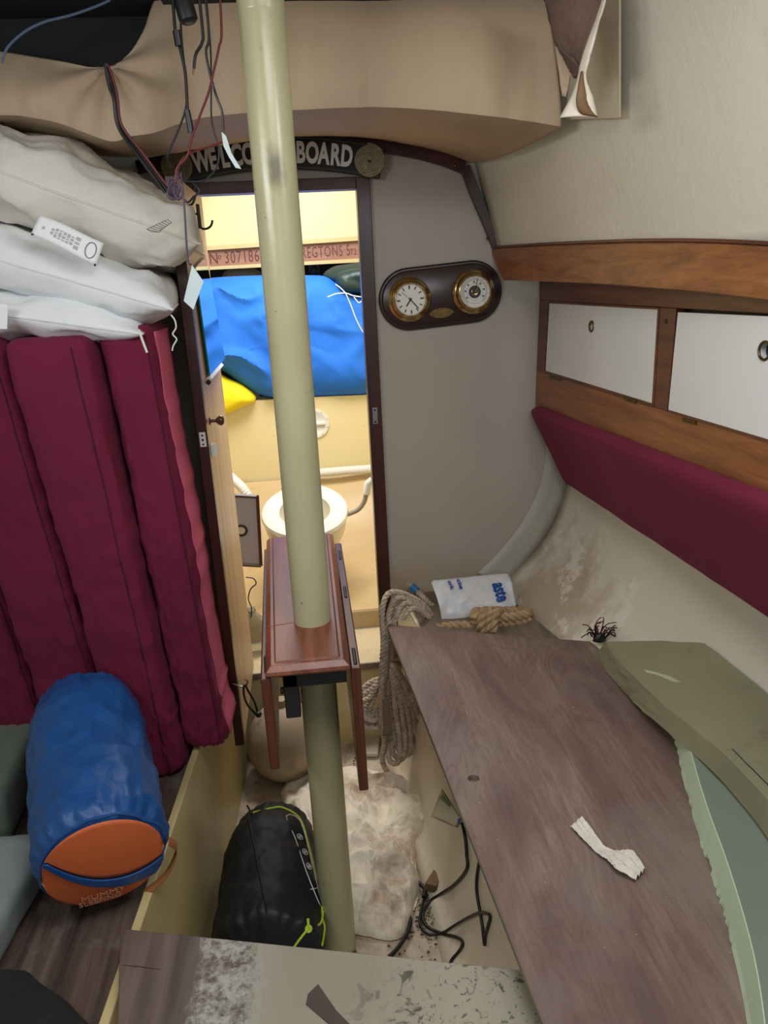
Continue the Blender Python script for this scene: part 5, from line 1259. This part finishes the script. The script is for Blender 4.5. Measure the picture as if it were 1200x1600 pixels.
fb = [V((-0.62, HY, 0.55))] + [V((0.55, HY, 0.55))] + [V((0.55, HY, berth_top[-1].z))] + berth_top[::-1] + [V((-0.62, HY, berth_top[0].z - 0.03))]
struct(obj('berth_face', slab(fb, 0, vec=(0, 0.03, 0)), M['gel_head'], bevel=0.004, smooth=False))
struct(obj('berth_top', box(-0.6, 0.6, HY + 0.03, 4.0, 0.86, 0.90), M['gel_head'], smooth=False))
ih = thing('inspection_hatch', 'round white screw-in inspection hatch on the cream berth front', 'hatch', U(492, 662, 'y', HY))
hc_ = U(491, 662, 'y', HY - 0.001)
obj('hatch_ring', lathe(hc_, (0, -1, 0), [(0.062, 0), (0.062, 0.004), (0.050, 0.006), (0.047, 0.004), (0.0, 0.004)], 40), M['white_plastic'], ih)
obj('hatch_grip', join(box(hc_.x - 0.045, hc_.x + 0.045, hc_.y - 0.014, hc_.y - 0.003, hc_.z - 0.005, hc_.z + 0.005)), M['white_plastic'], ih, bevel=0.002)
for k in range(10):
    a = 2 * PI * k / 10 + 0.3; obj('screw', lathe(hc_ + V((0.056 * math.cos(a), -0.005, 0.056 * math.sin(a))), (0, -1, 0), [(0.0028, 0), (0, 0.001)], 8), M['steel'], ih)
def hose(px, label):
    t = thing('ribbed_hose', label, 'hose', U(*px[0][:2], 'y', px[0][2]))
    pth = resample(spline([U(x, y, 'y', Y) for x, y, Y in px], 10), 0.002)
    obj('hose', tube(pth, lambda u: 0.018 + 0.0018 * math.sin(u * len(pth) * 2 * PI / 5), 14), M['white_plastic'], t)
hose([(470, 742, 3.07), (520, 737, 3.07), (575, 733, 3.07), (640, 728, 3.05)], 'white ribbed hose along the foot of the berth front behind the toilet')
hose([(398, 800, 2.86), (392, 782, 2.88), (382, 766, 2.9), (368, 752, 2.95), (350, 738, 3.0), (320, 725, 3.02)], 'white ribbed hose curving behind the open door')
# carved beam
BY = 3.30
def bw_(x, y, o_=0): return U(x, y, 'y', BY - o_)
bmr = thing('carved_beam', 'reddish wooden beam carved with a registration number and tonnage', 'beam', bw_(440, 400))
bq = [bw_(200, 400), bw_(200, 428), bw_(640, 401), bw_(640, 371)]
bq = [bw_(*q) for q in [(285, 394), (285, 419), (640, 400), (640, 372)]]
obj('beam', slab(bq, 0, vec=(0, 0.03, 0)), M['beam_wood'], bmr, smooth=False)
bdir = (bq[3] - bq[0]).normalized(); bup = V((-bdir.z, 0, bdir.x))
def beamtext(s, size, px, py, sx, j=0):
    c0 = bw_(px, py)
    return text(s, size, lambda x, y, z: c0 + bdir * x + bup * y + V((0, -0.0006 - z, 0)), 0.0004, sx, space=1.15)
obj('carving', join(beamtext('N', 0.062, 334, 405, 0.8), beamtext('o', 0.034, 343, 401, 0.8), beamtext('307186', 0.066, 378, 402, 0.64), beamtext('REGTONS 5', 0.062, 509, 394, 0.56), beamtext('T2', 0.034, 552, 394, 0.7)), M['carving'], bmr, smooth=False)
for x, y in ((410, 394), (411, 406)): obj('beam_screw', lathe(bw_(x, y), (0, -1, 0), [(0.005, 0), (0, 0.002)], 10), M['white_plastic'], bmr)
struct(obj('trim_7', slab([bw_(285, 388), bw_(285, 394), bw_(640, 371), bw_(640, 364)], 0, vec=(0, -0.02, 0)), M['cream'], smooth=False))
struct(obj('trim_8', slab([bw_(285, 419), bw_(285, 424), bw_(640, 406), bw_(640, 400)], 0, vec=(0, -0.02, 0)), M['cream'], smooth=False))
struct(obj('wall_forward_upper', box(-0.62, 0.62, BY + 0.002, BY + 0.03, 1.50, 2.05), M['gel_head'], smooth=False))
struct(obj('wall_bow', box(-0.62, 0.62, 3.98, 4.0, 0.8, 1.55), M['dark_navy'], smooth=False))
# sail bag
SY = 3.16
ob = [(285, 448), (320, 436), (360, 432), (420, 430), (480, 430), (508, 432), (530, 444), (560, 462), (600, 480), (650, 500), (650, 560), (650, 612), (580, 616), (500, 620), (440, 622), (405, 616), (375, 598), (345, 578), (310, 570), (280, 560)]
opts = [U(x, y, 'y', SY) for x, y in ob]; per = spline(opts, 8, True); cen = sum(per, V((0, 0, 0))) / len(per)
vs = []; fs = []; K = 40; Np = len(per)
for j in range(K + 1):
    t = 1 - (1 - j / K) ** 1.4
    for p in per:
        q = cen.lerp(p, t); h_ = 0.10 * (1 - t ** 4) ** 0.5
        fold = ridge(V((q.x * 1.3 + q.z * 0.8, q.z * 1.5, 2)) + V((fbm(q, 3, 2, 4),) * 3) * 0.08, 4.2, 5)
        lw_ = 1.0 if q.x < 0.0 else 0.45
        q = q + V((0, -h_ - min(1, (1 - t) * 8 + 0.1) * (0.042 * lw_ * max(0, fold - 0.35) + 0.018 * lw_ * fbm(q, 5, 3, 8)), 0)); vs.append(q)
for j in range(K):
    for k in range(Np): fs.append([j * Np + k, j * Np + (k + 1) % Np, (j + 1) * Np + (k + 1) % Np, (j + 1) * Np + k])
b0 = len(vs); vs += [p + V((0, 0.30, 0.0)) for p in per]
for k in range(Np): fs.append([K * Np + k, K * Np + (k + 1) % Np, b0 + (k + 1) % Np, b0 + k])
fs.append([b0 + k for k in range(Np)])
sb = thing('blue_sail_bag', 'bulging bright blue canvas sail bag on the forward berth', 'sail bag', (cen.x, SY, 0.90))
obj('bag_body', (vs, fs), M['canvas_blue'], sb)
obj('bag_hem', tube([U(x, y, 'y', SY - 0.012) for x, y in [(405, 618), (440, 623), (500, 621), (580, 617)]], 0.004, 6), M['dark_navy'], sb)
yb_ = [U(x, y, 'y', HY + 0.0) for x, y in [(330, 575), (352, 590), (380, 603), (400, 622), (385, 632), (352, 646), (320, 664), (300, 668), (300, 580)]]
pr = spline(yb_, 5, True); cy_ = sum(pr, V((0, 0, 0))) / len(pr); vs, fs = [], []; K2 = 14; n2 = len(pr)
for j in range(K2 + 1):
    t = j / K2
    for p in pr: q = cy_.lerp(p, t); vs.append(q + V((0, -0.03 - 0.05 * (1 - t ** 3) ** 0.5 - 0.008 * fbm(q, 10, 3), 0)))
for j in range(K2):
    for k in range(n2): fs.append([j * n2 + k, j * n2 + (k + 1) % n2, (j + 1) * n2 + (k + 1) % n2, (j + 1) * n2 + k])
b0 = len(vs); vs += [p + V((0, 0.025, 0)) for p in pr]
for k in range(n2): fs.append([K2 * n2 + k, K2 * n2 + (k + 1) % n2, b0 + (k + 1) % n2, b0 + k])
tag(obj('yellow_bag', (vs, fs), M['yellow']), 'bright yellow cloth bag corner under the blue sail bag', 'bag')
def lump(name, label, px, Y, dep, m, seed, cat, dist_=0.02, amp=0.01):
    o_ = [U(x, y, 'y', Y) for x, y in px]; pr = spline(o_, 5, True); c_ = sum(pr, V((0, 0, 0))) / len(pr); vs, fs = [], []; n2 = len(pr)
    for j in range(13):
        t = j / 12
        for p in pr: q = c_.lerp(p, t); vs.append(q + V((0, -dep * (1 - t ** 3) ** 0.5 - amp * fbm(q, 12, 3, seed) - amp * ridge(V((q.x * .4, q.z, 0)), 9, seed) * (1 - t), 0)))
    for j in range(12):
        for k in range(n2): fs.append([j * n2 + k, j * n2 + (k + 1) % n2, (j + 1) * n2 + (k + 1) % n2, (j + 1) * n2 + k])
    b0 = len(vs); vs += [p + V((0, dep, 0)) for p in pr]
    for k in range(n2): fs.append([12 * n2 + k, 12 * n2 + (k + 1) % n2, b0 + (k + 1) % n2, b0 + k])
    fs.append([b0 + k for k in range(n2)])
    return tag(obj(name, (vs, fs), m), label, cat)
lump('folded_tarp', 'dark green folded tarpaulin behind the right shoulder of the blue sail bag', [(505, 432), (515, 420), (540, 413), (620, 408), (640, 470), (580, 462), (545, 448), (520, 444)], 3.20, 0.10, M['tarp_green'], 2, 'tarpaulin')
lump('folded_tarp', 'dark green folded bundle resting on the blue sail bag at the doorway edge', [(526, 428), (560, 418), (600, 418), (600, 455), (560, 458), (532, 452)], 3.10, 0.05, M['tarp_green'], 6, 'tarpaulin', amp=0.014)
lump('brown_bag', 'dull brown bundle in the dark gap above the blue sail bag', [(345, 436), (352, 424), (372, 417), (398, 420), (415, 432), (420, 440), (345, 442)], 3.40, 0.05, simple('brown_cloth', (120, 104, 80), 0.9), 3, 'bag')
lump('dark_bottle', 'small dark object in the gap left of the green tarpaulin', [(484, 432), (484, 414), (496, 412), (500, 432)], 3.40, 0.03, M['black'], 3, 'bottle')
cdl = thing('white_cord', 'thin white cord knotted over the blue sail bag at the doorway edge', 'cord', U(540, 458, 'y', 3.04))
for pts in ([(512, 464), (525, 459), (540, 458), (552, 462), (566, 464)], [(540, 458), (548, 476), (555, 495), (563, 512), (568, 520)], [(540, 458), (532, 450), (524, 444)], [(553, 464), (561, 473), (568, 466)]):
    obj('cord', tube(spline([U(x, y, 'y', 3.035) for x, y in pts], 6), 0.002, 6), M['rope_white'], cdl)
# toilet
tl = thing('marine_toilet', 'white marine toilet with open seat ring in the forward compartment', 'toilet', (-0.06, 2.50, 0.354))
TC = V((-0.047, 2.505, 0.640)); TR = Matrix.Rotation(math.radians(13), 3, 'X')
def seatpt(a, rx, ry, h): return TC + TR @ V((rx * math.cos(a), ry * math.sin(a) * (1 + 0.06 * math.sin(a)), h))
def ringm(specs, n=56, cap=False):
    vs = []; fs = []
    for rx, ry, h in specs: vs += [seatpt(2 * PI * k / n, rx, ry, h) for k in range(n)]
    for j in range(len(specs) - 1):
        for k in range(n): fs.append([j * n + k, j * n + (k + 1) % n, (j + 1) * n + (k + 1) % n, (j + 1) * n + k])
    if cap: fs.append([(len(specs) - 1) * n + k for k in range(n)])
    return vs, fs
obj('seat_ring', ringm([(0.092, 0.115, 0.004), (0.088, 0.111, 0.014), (0.100, 0.124, 0.022), (0.130, 0.162, 0.022), (0.147, 0.182, 0.015), (0.150, 0.186, 0.003), (0.145, 0.180, -0.004), (0.098, 0.12, -0.002), (0.092, 0.115, 0.004)]), M['seat_white'], tl, merge=True)
obj('bowl', ringm([(0.104, 0.128, -0.004), (0.140, 0.172, -0.006), (0.143, 0.176, -0.02), (0.138, 0.168, -0.05), (0.118, 0.140, -0.10), (0.088, 0.10, -0.16), (0.070, 0.085, -0.20), (0.075, 0.09, -0.245)], cap=True), M['ceramic_cream'], tl)
obj('bowl_inside', ringm([(0.106, 0.130, -0.004), (0.100, 0.124, -0.02), (0.085, 0.105, -0.07), (0.05, 0.06, -0.11), (0.01, 0.012, -0.12)], cap=True), M['ceramic'], tl)
for sx2 in (-1, 1): obj('seat_hinge', lathe(TC + TR @ V((0.045 * sx2 - 0.02, 0.190, 0.004)), TR @ V((0, 0, 1)), [(0.018, 0), (0.018, 0.012), (0.01, 0.018), (0, 0.019)], 18), M['seat_white'], tl)
pm = thing('toilet_pump_handle', 'grey curved pump lever with white grip beside the toilet', 'pump handle', U(540, 806, 'y', 2.5))
obj('lever', tube(spline([U(x, y, 'y', 2.52) for x, y in [(528, 808), (545, 803), (560, 796), (569, 784), (573, 770)]], 6), 0.0085, 10), simple('pump_grey', (150, 146, 130), 0.4), pm)
obj('grip', tube([U(573, 772, 'y', 2.52), U(575, 756, 'y', 2.52), U(582, 750, 'y', 2.52)], 0.014, 12), M['white_plastic'], pm)
# grey locker door leaning beside the toilet
def ld(x, y, o_=0.0): return U(x, y, 'y', 2.40 - o_)
lo_ = thing('locker_door', 'loose grey locker door with dark wood edging and round hole by the toilet', 'locker door', ld(388, 885))
obj('panel', slab([ld(352, 776), ld(400, 778), ld(406, 882), ld(358, 880)], 0, vec=(0, 0.014, 0)), simple('grey_laminate', (176, 166, 172), 0.4), lo_, smooth=False)
for a, b in (((350, 773), (402, 776)), ((402, 774), (408, 884)), ((408, 884), (356, 881))): obj('edging', tube([ld(*a, 0.002), ld(*b, 0.002)], 0.006, 4), M['mahogany'], lo_, smooth=False)
obj('finger_ring', torus(ld(377, 829, 0.002), (0, -1, 0), 0.017, 0.004), M['iron'], lo_)
obj('finger_hole', lathe(ld(377, 829, 0.001), (0, -1, 0), [(0.016, 0), (0, 0.0004)], 20), M['ceramic_cream'], lo_)
bj = thing('water_bottle', 'clear plastic water bottle with a dark cord at the foot of the open door', 'bottle', (-0.262, 2.20, 0.286))
bx0 = U(391, 935, 'y', 2.20).x
obj('bottle', lathe((bx0, 2.20, 0.287), (0, 0, 1), [(0.034, 0), (0.037, 0.005), (0.037, 0.09), (0.032, 0.115), (0.014, 0.135), (0.013, 0.15), (0, 0.15)], 28), M['clear_plastic'], bj)
obj('cord', tube(spline([U(x, y, 'y', 2.15) for x, y in [(384, 902), (396, 904), (400, 912), (392, 920), (388, 935), (393, 950), (392, 965)]], 6), 0.002, 6), M['wire_purple'], bj)
for o in C.objects:                             # nothing is left with a stray property
    if o.type == 'MESH' and not o.parent and 'label' not in o and 'kind' not in o: print('UNTAGGED', o.name)
